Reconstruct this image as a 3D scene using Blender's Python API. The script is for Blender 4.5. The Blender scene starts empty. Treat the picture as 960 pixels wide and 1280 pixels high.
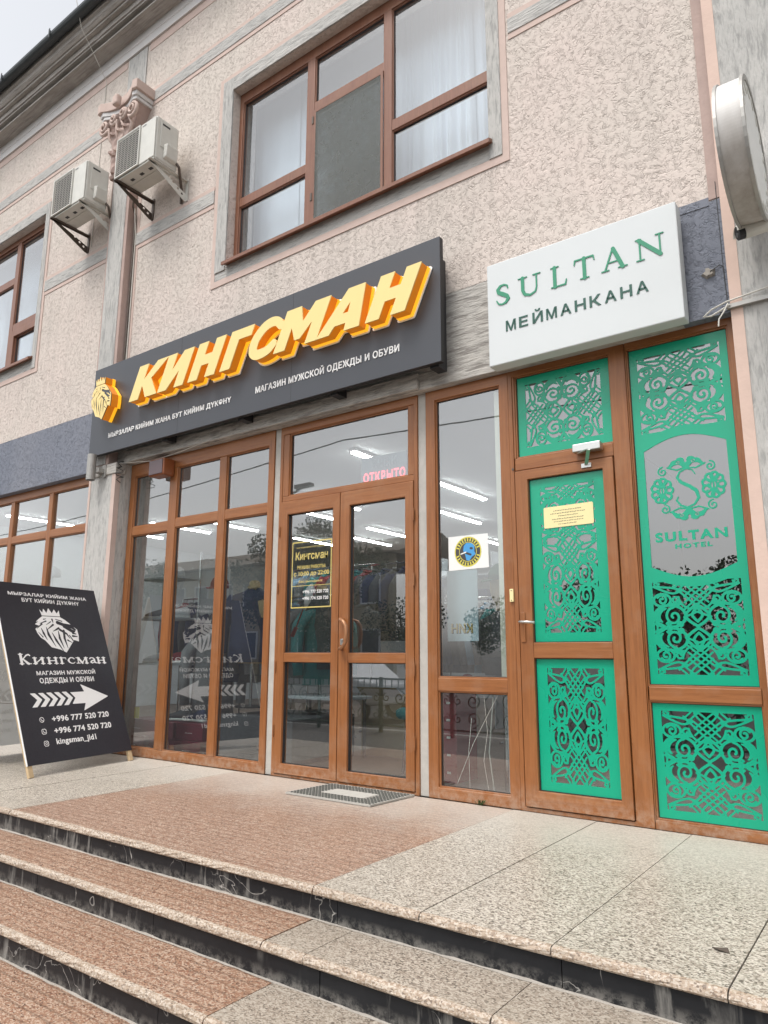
import bpy, bmesh, math, random
import numpy as np
from mathutils import Vector, Matrix
R = math.radians
SC = bpy.context.scene
COL = SC.collection
random.seed(7)

# ------------------------------------------------------------------ camera, sky, sun, exposure
CAM = Vector((0.0, -4.1, 0.8924))
yaw, pitch, roll = R(36.1824), R(11.2017), R(0.1594)
fw = Vector((-math.sin(yaw)*math.cos(pitch), math.cos(yaw)*math.cos(pitch), math.sin(pitch)))
rt = Vector((math.cos(yaw), math.sin(yaw), 0)); up = rt.cross(fw)
r2 = rt*math.cos(roll) + up*math.sin(roll); u2 = -rt*math.sin(roll) + up*math.cos(roll)
cd = bpy.data.cameras.new('camera'); cam = bpy.data.objects.new('camera', cd); COL.objects.link(cam)
M = Matrix((r2, u2, -fw)).transposed().to_4x4(); M.translation = CAM; cam.matrix_world = M
cd.sensor_fit = 'VERTICAL'; cd.sensor_height = 24; cd.lens = 897.1/1280*24
cd.clip_start = 0.02; cd.clip_end = 1000
SC.camera = cam
SC.cycles.use_denoising = True
SC.cycles.max_bounces = 8; SC.cycles.transparent_max_bounces = 16
SC.cycles.diffuse_bounces = 4; SC.cycles.glossy_bounces = 4
SC.cycles.sample_clamp_indirect = 6

SUN_EL, SUN_AZ = R(61), R(186)          # azimuth: 180 = straight in front of the facade (-Y), more = from its left
w = bpy.data.worlds.new('World'); SC.world = w; w.use_nodes = True
nt = w.node_tree; nt.nodes.clear()
sky = nt.nodes.new('ShaderNodeTexSky'); sky.sky_type = 'NISHITA'; sky.sun_disc = False
sky.sun_elevation = SUN_EL; sky.sun_rotation = SUN_AZ
sky.air_density = 1.2; sky.dust_density = 3.0; sky.ozone_density = 1.0
hs = nt.nodes.new('ShaderNodeHueSaturation'); hs.inputs['Saturation'].default_value = 0.16
bg = nt.nodes.new('ShaderNodeBackground'); bg.inputs['Strength'].default_value = 0.15
wo = nt.nodes.new('ShaderNodeOutputWorld')
nt.links.new(sky.outputs[0], hs.inputs['Color']); nt.links.new(hs.outputs[0], bg.inputs['Color']); nt.links.new(bg.outputs[0], wo.inputs['Surface'])
sl = bpy.data.lights.new('sun', 'SUN'); sl.energy = 1.0; sl.angle = R(16); sl.color = (1, 0.965, 0.91)
so = bpy.data.objects.new('sun', sl); COL.objects.link(so)
sd = Vector((math.sin(SUN_AZ)*math.cos(SUN_EL), math.cos(SUN_AZ)*math.cos(SUN_EL), math.sin(SUN_EL)))
so.rotation_euler = sd.to_track_quat('Z', 'Y').to_euler(); so.location = (-6, -12, 14)
SC.view_settings.view_transform = 'Standard'; SC.view_settings.look = 'None'
SC.view_settings.exposure = 0.82; SC.view_settings.gamma = 1

# ------------------------------------------------------------------ materials
class NT:
    def __init__(s, name):
        s.m = bpy.data.materials.new(name); s.m.use_nodes = True
        s.t = s.m.node_tree; s.t.nodes.clear()
        s.out = s.t.nodes.new('ShaderNodeOutputMaterial')
        s.b = s.t.nodes.new('ShaderNodeBsdfPrincipled'); s.t.links.new(s.b.outputs[0], s.out.inputs[0])
        s._pos = None
    def n(s, typ, **k):
        nd = s.t.nodes.new('ShaderNode'+typ)
        for a, b in k.items(): setattr(nd, a, b)
        return nd
    def l(s, a, b): s.t.links.new(a, b)
    def put(s, sock, v):
        if hasattr(v, 'is_output') or isinstance(v, bpy.types.NodeSocket): s.l(v, sock)
        else: sock.default_value = v
    def pos(s, sc=(1, 1, 1), obj=False):
        if obj: src = s.n('TexCoord').outputs['Object']
        else: src = s.n('NewGeometry').outputs['Position']
        mp = s.n('Mapping'); mp.inputs['Scale'].default_value = sc; s.l(src, mp.inputs[0]); return mp.outputs[0]
    def noise(s, vec, scale, detail=4, rough=.55, dist=0, out='Fac'):
        nd = s.n('TexNoise'); s.l(vec, nd.inputs['Vector']); nd.inputs['Scale'].default_value = scale
        nd.inputs['Detail'].default_value = detail; nd.inputs['Roughness'].default_value = rough; nd.inputs['Distortion'].default_value = dist
        return nd.outputs[out]
    def ramp(s, v, stops, interp='LINEAR'):
        r = s.n('ValToRGB'); s.l(v, r.inputs[0]); e = r.color_ramp.elements; r.color_ramp.interpolation = interp
        while len(e) < len(stops): e.new(0.5)
        for i, (p, c) in enumerate(stops):
            e[i].position = p; e[i].color = (c, c, c, 1) if isinstance(c, (int, float)) else (*c, 1)
        return r.outputs[0]
    def mix(s, f, a, b, mode='MIX'):
        x = s.n('Mix', data_type='RGBA', blend_type=mode); s.put(x.inputs[0], f)
        for sk, v in ((x.inputs[6], a), (x.inputs[7], b)):
            s.put(sk, (*v, 1) if isinstance(v, tuple) and len(v) == 3 else v)
        return x.outputs[2]
    def math(s, op, a, b=0., c=None, clamp=False):
        x = s.n('Math', operation=op, use_clamp=clamp); s.put(x.inputs[0], a); s.put(x.inputs[1], b)
        if c is not None: s.put(x.inputs[2], c)
        return x.outputs[0]
    def bump(s, h, strength=.5, dist=.01, prev=None):
        b = s.n('Bump'); b.inputs['Strength'].default_value = strength; b.inputs['Distance'].default_value = dist
        s.l(h, b.inputs['Height'])
        if prev is not None: s.l(prev, b.inputs['Normal'])
        return b.outputs[0]
    def xyz(s):
        g = s.n('NewGeometry'); x = s.n('SeparateXYZ'); s.l(g.outputs['Position'], x.inputs[0]); return x.outputs
    def done(s, color=None, rough=None, metal=None, normal=None, spec=None):
        i = s.b.inputs
        if color is not None: s.put(i['Base Color'], (*color, 1) if isinstance(color, tuple) else color)
        if rough is not None: s.put(i['Roughness'], rough)
        if metal is not None: s.put(i['Metallic'], metal)
        if spec is not None: s.put(i['Specular IOR Level'], spec)
        if normal is not None: s.l(normal, i['Normal'])
        return s.m

def plain(name, c, rough=.5, metal=0., var=.12, sc=14, bump=0., bsc=60, obj=False, spec=None):
    t = NT(name); p = t.pos(obj=obj)
    f = t.noise(p, sc, 5, .6)
    col = t.mix(f, tuple(x*(1-var) for x in c), tuple(min(1, x*(1+var)) for x in c))
    f2 = t.noise(p, sc*.23, 3)
    rg = t.math('ADD', t.math('MULTIPLY', f2, .16), rough-.08)
    nm = t.bump(t.noise(p, bsc, 4), bump, .004) if bump else None
    return t.done(col, rg, metal, nm, spec)

def stucco(name, c1, c2, crack, tone_mix=.3):
    t = NT(name); p = t.pos()
    wp = t.noise(p, 7, 3, .6, out='Color')
    vm = t.n('VectorMath', operation='MULTIPLY_ADD'); t.l(wp, vm.inputs[0]); vm.inputs[1].default_value = (.16, .16, .16); t.l(p, vm.inputs[2])
    q = vm.outputs[0]
    # coral relief: short curled grooves in an otherwise flat trowelled coat
    def ridged(sc, dist):
        n = t.noise(q, sc, 1.2, .4, dist); return t.math('ABSOLUTE', t.math('SUBTRACT', n, .5))
    a = ridged(16, 1.6); b = ridged(36, 1.3); cc = t.noise(q, 75, 5, .7)
    patch = t.math('MULTIPLY', t.ramp(t.noise(p, 21, 2, .5), [(.44, 0.0), (.6, 1.0)]), t.ramp(t.noise(p, 1.7, 3, .6), [(.3, .6), (.6, 1)]))
    patch2 = t.ramp(t.noise(t.pos((1.03, 1, .97)), 30, 2, .5), [(.46, 0.0), (.56, 1.0)])
    h = t.math('MINIMUM', t.math('MULTIPLY', a, 15.), 1.0)
    h2 = t.math('MINIMUM', t.math('MULTIPLY', b, 12.), 1.0)
    g1 = t.math('MULTIPLY', t.math('SUBTRACT', 1.0, h), patch); g2 = t.math('MULTIPLY', t.math('SUBTRACT', 1.0, h2), patch2)
    hh = t.math('SUBTRACT', t.math('MULTIPLY', cc, .4), t.math('ADD', g1, t.math('MULTIPLY', g2, .7)))
    nm = t.bump(hh, .68, .008)
    big = t.noise(p, .9, 5, .6); mid = t.noise(p, 3.2, 4, .6)
    col = t.mix(t.ramp(big, [(.35, 0), (.65, 1)]), c1, c2)
    col = t.mix(t.math('MULTIPLY', t.ramp(mid, [(.45, 0), (.75, 1)]), .35), col, tuple(x*.86 for x in c1))
    cm = t.math('MAXIMUM', t.math('POWER', g1, 1.6), t.math('MULTIPLY', t.math('POWER', g2, 1.6), .8))
    col = t.mix(t.math('MULTIPLY', cm, .45), col, crack)
    fine = t.ramp(cc, [(.32, 1), (.46, 0)]); col = t.mix(t.math('MULTIPLY', fine, .2), col, crack)
    # rain streaks running down
    ps = t.pos((3.5, 3.5, .16)); st = t.ramp(t.noise(ps, 2.2, 6, .6), [(.5, 0), (.78, 1)])
    col = t.mix(t.math('MULTIPLY', st, tone_mix), col, tuple(x*.68 for x in c1))
    X, Y, Z = t.xyz()
    # dirt washed down from the sills of the upper windows (sills lie at about 4.3 m)
    dz = t.math('SUBTRACT', 4.36, Z); dm = t.math('MULTIPLY', t.ramp(dz, [(0.0, 1.0), (.75, 0.0)]), t.math('GREATER_THAN', dz, 0.0))
    dr = t.ramp(t.noise(t.pos((9, 9, .5)), 1.5, 5, .7), [(.48, 0), (.68, 1)])
    inx = t.math('MAXIMUM', t.math('MULTIPLY', t.math('GREATER_THAN', X, -4.8), t.math('LESS_THAN', X, -1.95)), t.math('LESS_THAN', X, -8.05))
    col = t.mix(t.math('MULTIPLY', t.math('MULTIPLY', dm, dr), t.math('MULTIPLY', inx, .42)), col, tuple(x*.45 for x in c1))
    return t.done(col, .9, 0, nm, .2)

def combed(name, c1, c2, dark, along=(24, 24, 4.2), amt=.8):
    """plaster combed in one direction: grooves stretched along an axis"""
    t = NT(name); p = t.pos(along); g = t.noise(p, 1.5, 5, .62, .4)
    g2 = t.noise(t.pos(tuple(x*2.3 for x in along)), 1.5, 3, .6)
    pp = t.pos(); big = t.noise(pp, 1.6, 5, .65)
    col = t.mix(t.ramp(big, [(.35, 0), (.65, 1)]), c1, c2)
    cr = t.ramp(g, [(.38, 1.0), (.5, 0.0)]); cr2 = t.ramp(g2, [(.36, .6), (.46, 0.)])
    col = t.mix(t.math('MULTIPLY', t.math('MAXIMUM', cr, cr2), .62*amt), col, dark)
    st = t.ramp(t.noise(pp, 6, 5, .7), [(.55, 0), (.8, 1)])
    col = t.mix(t.math('MULTIPLY', st, .3), col, dark)
    nm = t.bump(t.math('ADD', g, t.math('MULTIPLY', g2, .5)), .8*amt, .02)
    return t.done(col, .9, 0, nm, .2)

def woodfoil(name, base, grain, horizontal=False, dirt=.25):
    t = NT(name); sc = (2.2, 40, 40) if horizontal else (40, 40, 2.2)
    g = t.noise(t.pos(sc), 1.3, 6, .65, .6); f = t.noise(t.pos(tuple(x*2.5 for x in sc)), 1.6, 3, .6)
    col = t.mix(t.ramp(g, [(.3, 0), (.7, 1)]), base, grain)
    col = t.mix(t.math('MULTIPLY', t.ramp(f, [(.3, 1), (.45, 0)]), .25), col, tuple(x*.5 for x in base))
    pp = t.pos(); d = t.ramp(t.noise(pp, 5, 6, .7), [(.5, 0), (.8, 1)])
    col = t.mix(t.math('MULTIPLY', d, dirt), col, (.36, .25, .17))
    z = t.xyz()[2]
    # splash dust on the lowest rails, by height above the platform
    low = t.math('MULTIPLY', t.ramp(z, [(0.02, 1), (.16, 0)]), t.ramp(t.noise(pp, 22, 5, .7), [(.4, 0), (.62, 1)]))
    col = t.mix(t.math('MULTIPLY', low, .4), col, (.46, .37, .29))
    return t.done(col, t.math('ADD', t.math('MULTIPLY', d, .3), .36), 0, t.bump(g, .12, .002), .45)

def granite(name, a, b, c, dk, groove=False, tone_mix=True, lip=False):
    t = NT(name); p = t.pos((1.0, 1.35, 1.35))
    n1 = t.noise(p, 78, 3, .7); n3 = t.noise(p, 26, 3, .6)
    wv = t.n('VectorMath', operation='MULTIPLY_ADD'); t.l(t.noise(p, 120, 2, .5, out='Color'), wv.inputs[0]); wv.inputs[1].default_value = (.006, .006, .006); t.l(p, wv.inputs[2])
    vo = t.n('TexVoronoi'); t.l(wv.outputs[0], vo.inputs['Vector']); vo.inputs['Scale'].default_value = 150
    sx = t.n('SeparateColor'); t.l(vo.outputs['Color'], sx.inputs[0])
    cell = t.math('ADD', sx.outputs[0], t.math('MULTIPLY', t.math('SUBTRACT', n3, .5), .5))
    col = t.ramp(cell, [(0.0, b), (.30, b), (.36, a), (.62, a), (.68, c), (.84, c), (.90, dk)])
    col = t.mix(t.math('MULTIPLY', t.ramp(n1, [(.35, 1), (.55, 0)]), .3), col, b)
    pp = t.pos(); X, Y, Z = t.xyz()
    big = t.ramp(t.noise(pp, 1.4, 5, .65), [(.35, 0), (.7, 1)])
    col = t.mix(t.math('MULTIPLY', big, .3), col, tuple(x*.72 for x in a))
    h = n1
    if groove:
        ph = t.math('MULTIPLY', t.math('ADD', Y, t.math('MULTIPLY', t.noise(t.pos((1.2, .01, .01)), 1, 2), .01)), 2*math.pi/.052)
        s = t.math('SINE', ph)
        gm = t.ramp(t.math('ADD', t.math('MULTIPLY', s, .5), .5), [(.82, 0), (.97, 1)])
        wear = t.ramp(t.noise(pp, 2.6, 4, .6), [(.3, .45), (.6, .9)])
        gm = t.math('MULTIPLY', gm, wear)
        col = t.mix(t.math('MULTIPLY', gm, .55), col, tuple(x*.42 for x in a))
    if tone_mix:
        # paler tone towards the foot of the shop front, on the top landing only
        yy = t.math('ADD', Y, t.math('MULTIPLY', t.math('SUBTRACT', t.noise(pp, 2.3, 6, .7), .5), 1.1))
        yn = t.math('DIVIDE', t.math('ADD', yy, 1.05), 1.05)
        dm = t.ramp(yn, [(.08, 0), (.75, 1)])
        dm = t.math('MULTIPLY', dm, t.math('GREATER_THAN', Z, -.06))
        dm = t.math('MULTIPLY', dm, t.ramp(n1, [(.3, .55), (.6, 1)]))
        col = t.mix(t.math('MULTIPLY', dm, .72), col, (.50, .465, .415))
    if lip: col = t.mix(.15, col, (.50, .43, .355))
    rg = t.math('ADD', t.math('MULTIPLY', n3, .3), .27)
    hh = t.math('ADD', n1, t.math('MULTIPLY', t.math('SUBTRACT', 0.0, gm), .8)) if groove else n1
    return t.done(col, rg, 0, t.bump(hh, .2 if not lip else .8, .003), .35)

def riser_mat():
    t = NT('black_marble'); p = t.pos(); X, Y, Z = t.xyz()
    dr = t.noise(t.pos((16, 16, 2.6)), 1.2, 6, .68, .4)
    patch = t.ramp(t.noise(t.pos((1, 1, .3)), 2.0, 4, .65), [(.5, 0), (.6, 1)])
    eff = t.math('MULTIPLY', t.ramp(dr, [(.52, 0), (.66, 1)]), patch)
    ve = t.math('ABSOLUTE', t.math('SUBTRACT', t.noise(p, 4.2, 3, .5, 1.2), .5))
    vein = t.math('MULTIPLY', t.ramp(ve, [(0., 1), (.007, 0)]), t.ramp(t.noise(p, 2.7, 2), [(.55, 0), (.62, 1)]))
    z = t.math('FRACT', t.math('DIVIDE', t.math('MULTIPLY', Z, -1.), .12))   # height inside a step: 0 top, 1 foot
    foot = t.math('MULTIPLY', t.ramp(z, [(.62, 0), (.96, 1)]), t.ramp(t.noise(p, 26, 6, .75), [(.42, 0), (.6, 1)]))
    base = t.mix(t.noise(p, 9, 5, .6), (.008, .009, .011), (.022, .023, .026))
    col = t.mix(t.math('MULTIPLY', eff, .6), base, (.34, .325, .30))
    col = t.mix(t.math('MULTIPLY', foot, .55), col, (.30, .285, .26))
    col = t.mix(t.math('MULTIPLY', vein, .85), col, (.5, .48, .45))
    return t.done(col, t.math('ADD', t.math('MULTIPLY', eff, .35), .42), 0, t.bump(dr, .1, .003), .22)

def glassmat(name, tint=(.93, .95, .95), k=2.4, base=.05, smear=.018):
    m = bpy.data.materials.new(name); m.use_nodes = True; t = m.node_tree; t.nodes.clear()
    N = lambda x: t.nodes.new('ShaderNode'+x)
    out = N('OutputMaterial'); g = N('NewGeometry')
    d = N('VectorMath'); d.operation = 'DOT_PRODUCT'; t.links.new(g.outputs['Incoming'], d.inputs[0]); t.links.new(g.outputs['Normal'], d.inputs[1])
    def ma(op, a, b=0., cl=False):
        x = N('Math'); x.operation = op; x.use_clamp = cl
        for s, v in ((x.inputs[0], a), (x.inputs[1], b)):
            if isinstance(v, (int, float)): s.default_value = v
            else: t.links.new(v, s)
        return x.outputs[0]
    c = ma('ABSOLUTE', d.outputs['Value'])
    f = ma('POWER', ma('SUBTRACT', 1., c), 5.)
    f = ma('ADD', ma('MULTIPLY', f, 1-base), base)
    f = ma('MULTIPLY', f, k, True)
    f = ma('MULTIPLY', f, ma('SUBTRACT', 1., g.outputs['Backfacing']))
    tr = N('BsdfTransparent'); tr.inputs[0].default_value = (*tint, 1)
    gl = N('BsdfGlossy'); gl.inputs['Roughness'].default_value = 0.0
    ns = N('TexNoise'); ns.inputs['Scale'].default_value = 2.2; t.links.new(g.outputs['Position'], ns.inputs['Vector'])
    bp = N('Bump'); bp.inputs['Strength'].default_value = .02; bp.inputs['Distance'].default_value = .01; t.links.new(ns.outputs[0], bp.inputs['Height']); t.links.new(bp.outputs[0], gl.inputs['Normal'])
    mx = N('MixShader'); t.links.new(f, mx.inputs[0]); t.links.new(tr.outputs[0], mx.inputs[1]); t.links.new(gl.outputs[0], mx.inputs[2])
    # thin film of dust on the pane
    df = N('BsdfDiffuse'); df.inputs[0].default_value = (.6, .58, .55, 1)
    n2 = N('TexNoise'); n2.inputs['Scale'].default_value = 5; n2.inputs['Detail'].default_value = 7; t.links.new(g.outputs['Position'], n2.inputs['Vector'])
    m2 = N('MixShader'); t.links.new(ma('MULTIPLY', n2.outputs[0], smear), m2.inputs[0]); t.links.new(mx.outputs[0], m2.inputs[1]); t.links.new(df.outputs[0], m2.inputs[2])
    t.links.new(m2.outputs[0], out.inputs[0]); return m

def emis(name, c, s, base=None):
    t = NT(name); t.b.inputs['Emission Color'].default_value = (*c, 1); t.b.inputs['Emission Strength'].default_value = s
    return t.done(base or c, .4)

def leafmat(name, a, b):
    t = NT(name); p = t.pos(); n = t.noise(p, 3.5, 3); n2 = t.noise(p, 40, 2)
    return t.done(t.mix(n2, t.mix(n, a, b), tuple(x*.6 for x in a)), .6, 0, None, .3)

PK = (.53, .41, .36)
m = dict(
 stucco=stucco('cream_stucco', (.60, .54, .485), (.64, .55, .50), (.27, .22, .185)),
 blue=stucco('blue_grey_stucco', (.185, .20, .24), (.225, .235, .27), (.10, .11, .14), .15),
 grey_v=combed('grey_combed_vertical', (.44, .43, .41), (.50, .485, .46), (.2, .2, .195)),
 grey_h=combed('grey_combed_horizontal', (.44, .43, .41), (.49, .475, .45), (.22, .22, .215), (4.2, 24, 24)),
 weathered=combed('weathered_concrete', (.40, .385, .36), (.52, .49, .45), (.17, .155, .14), (3.2, 22, 20), 1.0),
 pink=plain('pink_plaster', PK, .85, 0, .14, 9, .5, 45),
 cream_strip=plain('cream_blind', (.66, .64, .54), .7, 0, .05, 8),
 peach=plain('peach_plaster', (.60, .445, .375), .85, 0, .12, 7, .5, 45),
 pinkd=plain('dull_pink_plaster', (.40, .295, .26), .85, 0, .18, 9, .5, 45),
 cornice=combed('grey_cornice_plaster', (.36, .335, .31), (.46, .43, .40), (.16, .145, .13), (1.6, 22, 22), .7),
 cornice_w=plain('whitened_plaster', (.62, .60, .59), .85, 0, .12, 5, .4, 30),
 gutter=plain('dark_gutter_metal', (.055, .062, .065), .5, .3, .2, 5),
 frame=woodfoil('brown_wood_foil', (.215, .077, .024), (.32, .125, .042)),
 frame_h=woodfoil('brown_wood_foil_rail', (.22, .079, .025), (.325, .128, .044), True),
 frame_u=woodfoil('dull_brown_foil', (.17, .07, .04), (.235, .102, .06)),
 white_strip=plain('dirty_white_mastic', (.43, .41, .375), .8, 0, .2, 18, .4, 60),
 glass=glassmat('window_glass'), glass_up=glassmat('upper_window_glass', (.90, .94, .96), 3.2, .06),
 glass_s=glassmat('shop_glass', (.88, .92, .92), 4.6, .06),
 glass_h=glassmat('hotel_glass', (.90, .93, .92), 4.6, .06),
 green=plain('green_vinyl_film', (.001, .33, .19), .28, 0, .05, 8),
 sign=plain('anthracite_composite', (.048, .052, .062), .42, 0, .08, 3, .1, 6),
 sign_edge=plain('sign_edge_black', (.02, .02, .022), .5),
 cream=plain('cream_acrylic_face', (.80, .62, .25), .35, 0, .03, 6),
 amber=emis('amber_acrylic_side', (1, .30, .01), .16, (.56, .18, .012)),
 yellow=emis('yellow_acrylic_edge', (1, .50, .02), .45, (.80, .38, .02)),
 white=plain('white_paint', (.80, .80, .79), .45, 0, .04, 6),
 whitebox=plain('white_sign_box', (.61, .635, .64), .55, 0, .05, 2.2, spec=.2),
 offwhite=plain('off_white_plastic', (.57, .56, .515), .5, 0, .16, 9),
 sgreen=plain('green_sign_letter', (.025, .24, .13), .4, 0, .05),
 dgreen=plain('dark_green_sign_letter', (.02, .09, .065), .4, 0, .05),
 black=plain('black_plastic', (.014, .014, .015), .45, 0, .2),
 darkmetal=plain('dark_brown_metal', (.115, .09, .075), .55, .3, .35, 20),
 greymetal=plain('painted_grey_metal', (.36, .35, .33), .5, .5, .2, 14),
 steel=plain('brushed_steel', (.55, .55, .53), .32, .9, .12, 20),
 grille=plain('grille_wire', (.48, .46, .42), .5, .3, .15, 30),
 fanblack=plain('dark_coil', (.05, .05, .05), .7, 0, .3, 30),
 brown_alarm=plain('brown_lacquer', (.27, .085, .03), .35, 0, .1, 10),
 alarm_face=plain('dark_smoked_face', (.09, .055, .06), .25, 0, .1, 10),
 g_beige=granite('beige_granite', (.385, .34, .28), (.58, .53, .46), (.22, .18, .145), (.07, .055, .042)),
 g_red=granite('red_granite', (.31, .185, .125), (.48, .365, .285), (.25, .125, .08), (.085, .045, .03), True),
 g_lip=granite('chiselled_granite_lip', (.38, .29, .215), (.52, .45, .375), (.27, .185, .125), (.12, .08, .055), False, False, True),
 g_step=granite('red_granite_step', (.31, .18, .115), (.475, .355, .27), (.25, .12, .075), (.085, .045, .03), True, False),
 g_bstep=granite('beige_granite_step', (.33, .28, .225), (.46, .405, .34), (.235, .185, .145), (.10, .078, .06), False, False),
 riser=riser_mat(),
 mortar=plain('old_mortar', (.33, .30, .265), .9, 0, .3, 30, .8, 90),
 asphalt=plain('asphalt', (.06, .06, .06), .9, 0, .2, 30, .6, 120),
 paving=plain('concrete_paving', (.105, .10, .095), .9, 0, .18, 12, .5, 80),
 kerb=plain('concrete_kerb', (.36, .35, .33), .9, 0, .15, 20),
 wood=plain('raw_pine', (.50, .37, .22), .7, 0, .2, 30),
 vinyl=plain('black_banner_vinyl', (.020, .019, .026), .5, 0, .3, 60, .2, 40),
 vinyl_back=plain('banner_reverse', (.42, .42, .41), .7, 0, .06, 10),
 vinyl_print=plain('banner_show_through', (.56, .56, .55), .7, 0, .04, 10),
 print_white=plain('white_print', (.84, .83, .82), .6, 0, .04, 10),
 gold=plain('gold_film', (.62, .50, .16), .4, .2, .12, 12),
 notice=plain('yellow_plate', (.80, .69, .36), .45, 0, .04, 10),
 ink=plain('dark_ink', (.05, .045, .05), .6),
 inkblue=plain('blue_ink', (.06, .30, .62), .5), inkyellow=plain('yellow_ink', (.62, .55, .08), .5),
 paper=plain('white_paper', (.74, .74, .72), .6, 0, .03),
 rubber=plain('grey_rubber', (.10, .10, .09), .85, 0, .25, 40), rubber2=plain('pale_rubber', (.40, .385, .35), .85, 0, .2, 40),
 wall_in=plain('white_interior_paint', (.52, .55, .58), .8, 0, .03, 3), ceil=plain('ceiling_panel', (.55, .56, .57), .8, 0, .03, 3),
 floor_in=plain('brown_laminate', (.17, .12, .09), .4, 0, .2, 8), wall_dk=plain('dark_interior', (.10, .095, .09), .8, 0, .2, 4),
 tube=emis('tube_light', (1, .98, .95), 28.0), tube_body=plain('lamp_body', (.7, .7, .7), .5),
 led_red=emis('red_led', (1, .10, .13), 1.9), led_off=plain('unlit_led', (.36, .42, .46), .4), led_panel=plain('led_panel', (.22, .25, .28), .4),
 maroon=plain('maroon_cardboard', (.17, .016, .035), .55, 0, .15, 12), navy=plain('navy_cloth', (.03, .04, .095), .9, 0, .3, 30, .4, 200),
 charcoal=plain('charcoal_cloth', (.085, .088, .10), .9, 0, .3, 30, .4, 200), greyc=plain('grey_cloth', (.27, .27, .28), .9, 0, .3, 30, .4, 200),
 whitec=plain('white_cloth', (.72, .73, .75), .85, 0, .06, 20), teal=plain('teal_cloth', (.05, .22, .23), .85, 0, .2, 20), tan=plain('tan_cloth', (.46, .35, .21), .85, 0, .2, 20),
 redc=plain('dark_red_cloth', (.25, .022, .036), .85, 0, .2, 20), green_c=plain('bottle_green_cloth', (.02, .09, .055), .85, 0, .2, 20),
 bluec=plain('light_blue_cloth', (.28, .42, .56), .85, 0, .15, 20), sole=plain('white_sole', (.72, .72, .70), .6), card=plain('brown_cardboard', (.36, .27, .16), .8, 0, .12, 12),
 chrome=plain('chrome_rail', (.6, .6, .6), .2, 1.0, .05), banner_blue=plain('pale_blue_poster', (.55, .70, .78), .6, 0, .05, 6),
 curtain=plain('white_sheer_curtain', (.74, .76, .80), .85, 0, .04, 6), screen=plain('insect_screen', (.22, .225, .215), .8, 0, .1, 120),
 ifence=plain('green_painted_iron', (.012, .045, .028), .5, .3, .2, 10), bark=plain('bark', (.09, .07, .055), .9, 0, .3, 30),
 leaf1=leafmat('leaf_green', (.045, .09, .025), (.085, .13, .04)), leaf2=leafmat('leaf_dark', (.03, .065, .022), (.055, .095, .035)),
 far_wall=plain('far_ochre_wall', (.30, .265, .19), .9, 0, .15, 2), far_roof=plain('far_roof_sheet', (.17, .14, .11), .8, 0, .2, 3), far_pane=plain('far_window_pane', (.05, .06, .07), .15, 0, .2, 1),
 lampface=plain('lamp_face_white', (.72, .72, .70), .5, 0, .12, 16), lamprim=NT('stained_rim').done((.5, .5, .5)),
 wire=plain('white_cable', (.55, .53, .48), .6, 0, .2, 30), wired=plain('black_cable', (.02, .02, .02), .6),
)
def rim_mat():
    t = NT('stained_white_rim'); p = t.pos(); z = t.xyz()[2]
    s = t.ramp(t.noise(t.pos((3, 3, 1)), 3, 6, .7), [(.3, 0), (.75, 1)])
    low = t.ramp(t.math('MULTIPLY', t.math('SUBTRACT', 3.72, z), 1.4), [(.1, 0), (.9, 1)])
    f = t.math('MULTIPLY', t.math('ADD', t.math('MULTIPLY', s, .5), .5), low)
    return t.done(t.mix(f, (.66, .65, .64), (.27, .235, .20)), .5)
m['lamprim'] = rim_mat()
def translucent(name, c, tr):
    mm_ = bpy.data.materials.new(name); mm_.use_nodes = True; t = mm_.node_tree; t.nodes.clear(); N = lambda x: t.nodes.new('ShaderNode'+x)
    a, b, x, o = N('BsdfDiffuse'), N('BsdfTranslucent'), N('MixShader'), N('OutputMaterial'); a.inputs[0].default_value = b.inputs[0].default_value = (*c, 1); x.inputs[0].default_value = tr
    t.links.new(a.outputs[0], x.inputs[1]); t.links.new(b.outputs[0], x.inputs[2]); t.links.new(x.outputs[0], o.inputs[0]); return mm_
def mesh_screen():
    mm_ = bpy.data.materials.new('fine_insect_mesh'); mm_.use_nodes = True; t = mm_.node_tree; t.nodes.clear(); N = lambda x: t.nodes.new('ShaderNode'+x)
    a, b, x, o, g, n = N('BsdfDiffuse'), N('BsdfTransparent'), N('MixShader'), N('OutputMaterial'), N('NewGeometry'), N('TexNoise'); a.inputs[0].default_value = (.17, .175, .165, 1)
    n.inputs['Scale'].default_value = 9; n.inputs['Detail'].default_value = 5; n.inputs['Distortion'].default_value = 1.5; t.links.new(g.outputs['Position'], n.inputs['Vector'])
    r_ = N('MapRange'); r_.inputs[1].default_value = .3; r_.inputs[2].default_value = .7; r_.inputs[3].default_value = .5; r_.inputs[4].default_value = .3; t.links.new(n.outputs[0], r_.inputs[0]); t.links.new(r_.outputs[0], x.inputs[0])
    t.links.new(a.outputs[0], x.inputs[1]); t.links.new(b.outputs[0], x.inputs[2]); t.links.new(x.outputs[0], o.inputs[0]); return mm_
m['screen'] = mesh_screen()
m['vinyl_back'] = translucent('banner_reverse_sheet', (.72, .72, .71), .5); m['vinyl_print'] = translucent('banner_show_through_print', (.88, .88, .87), .5)

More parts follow.
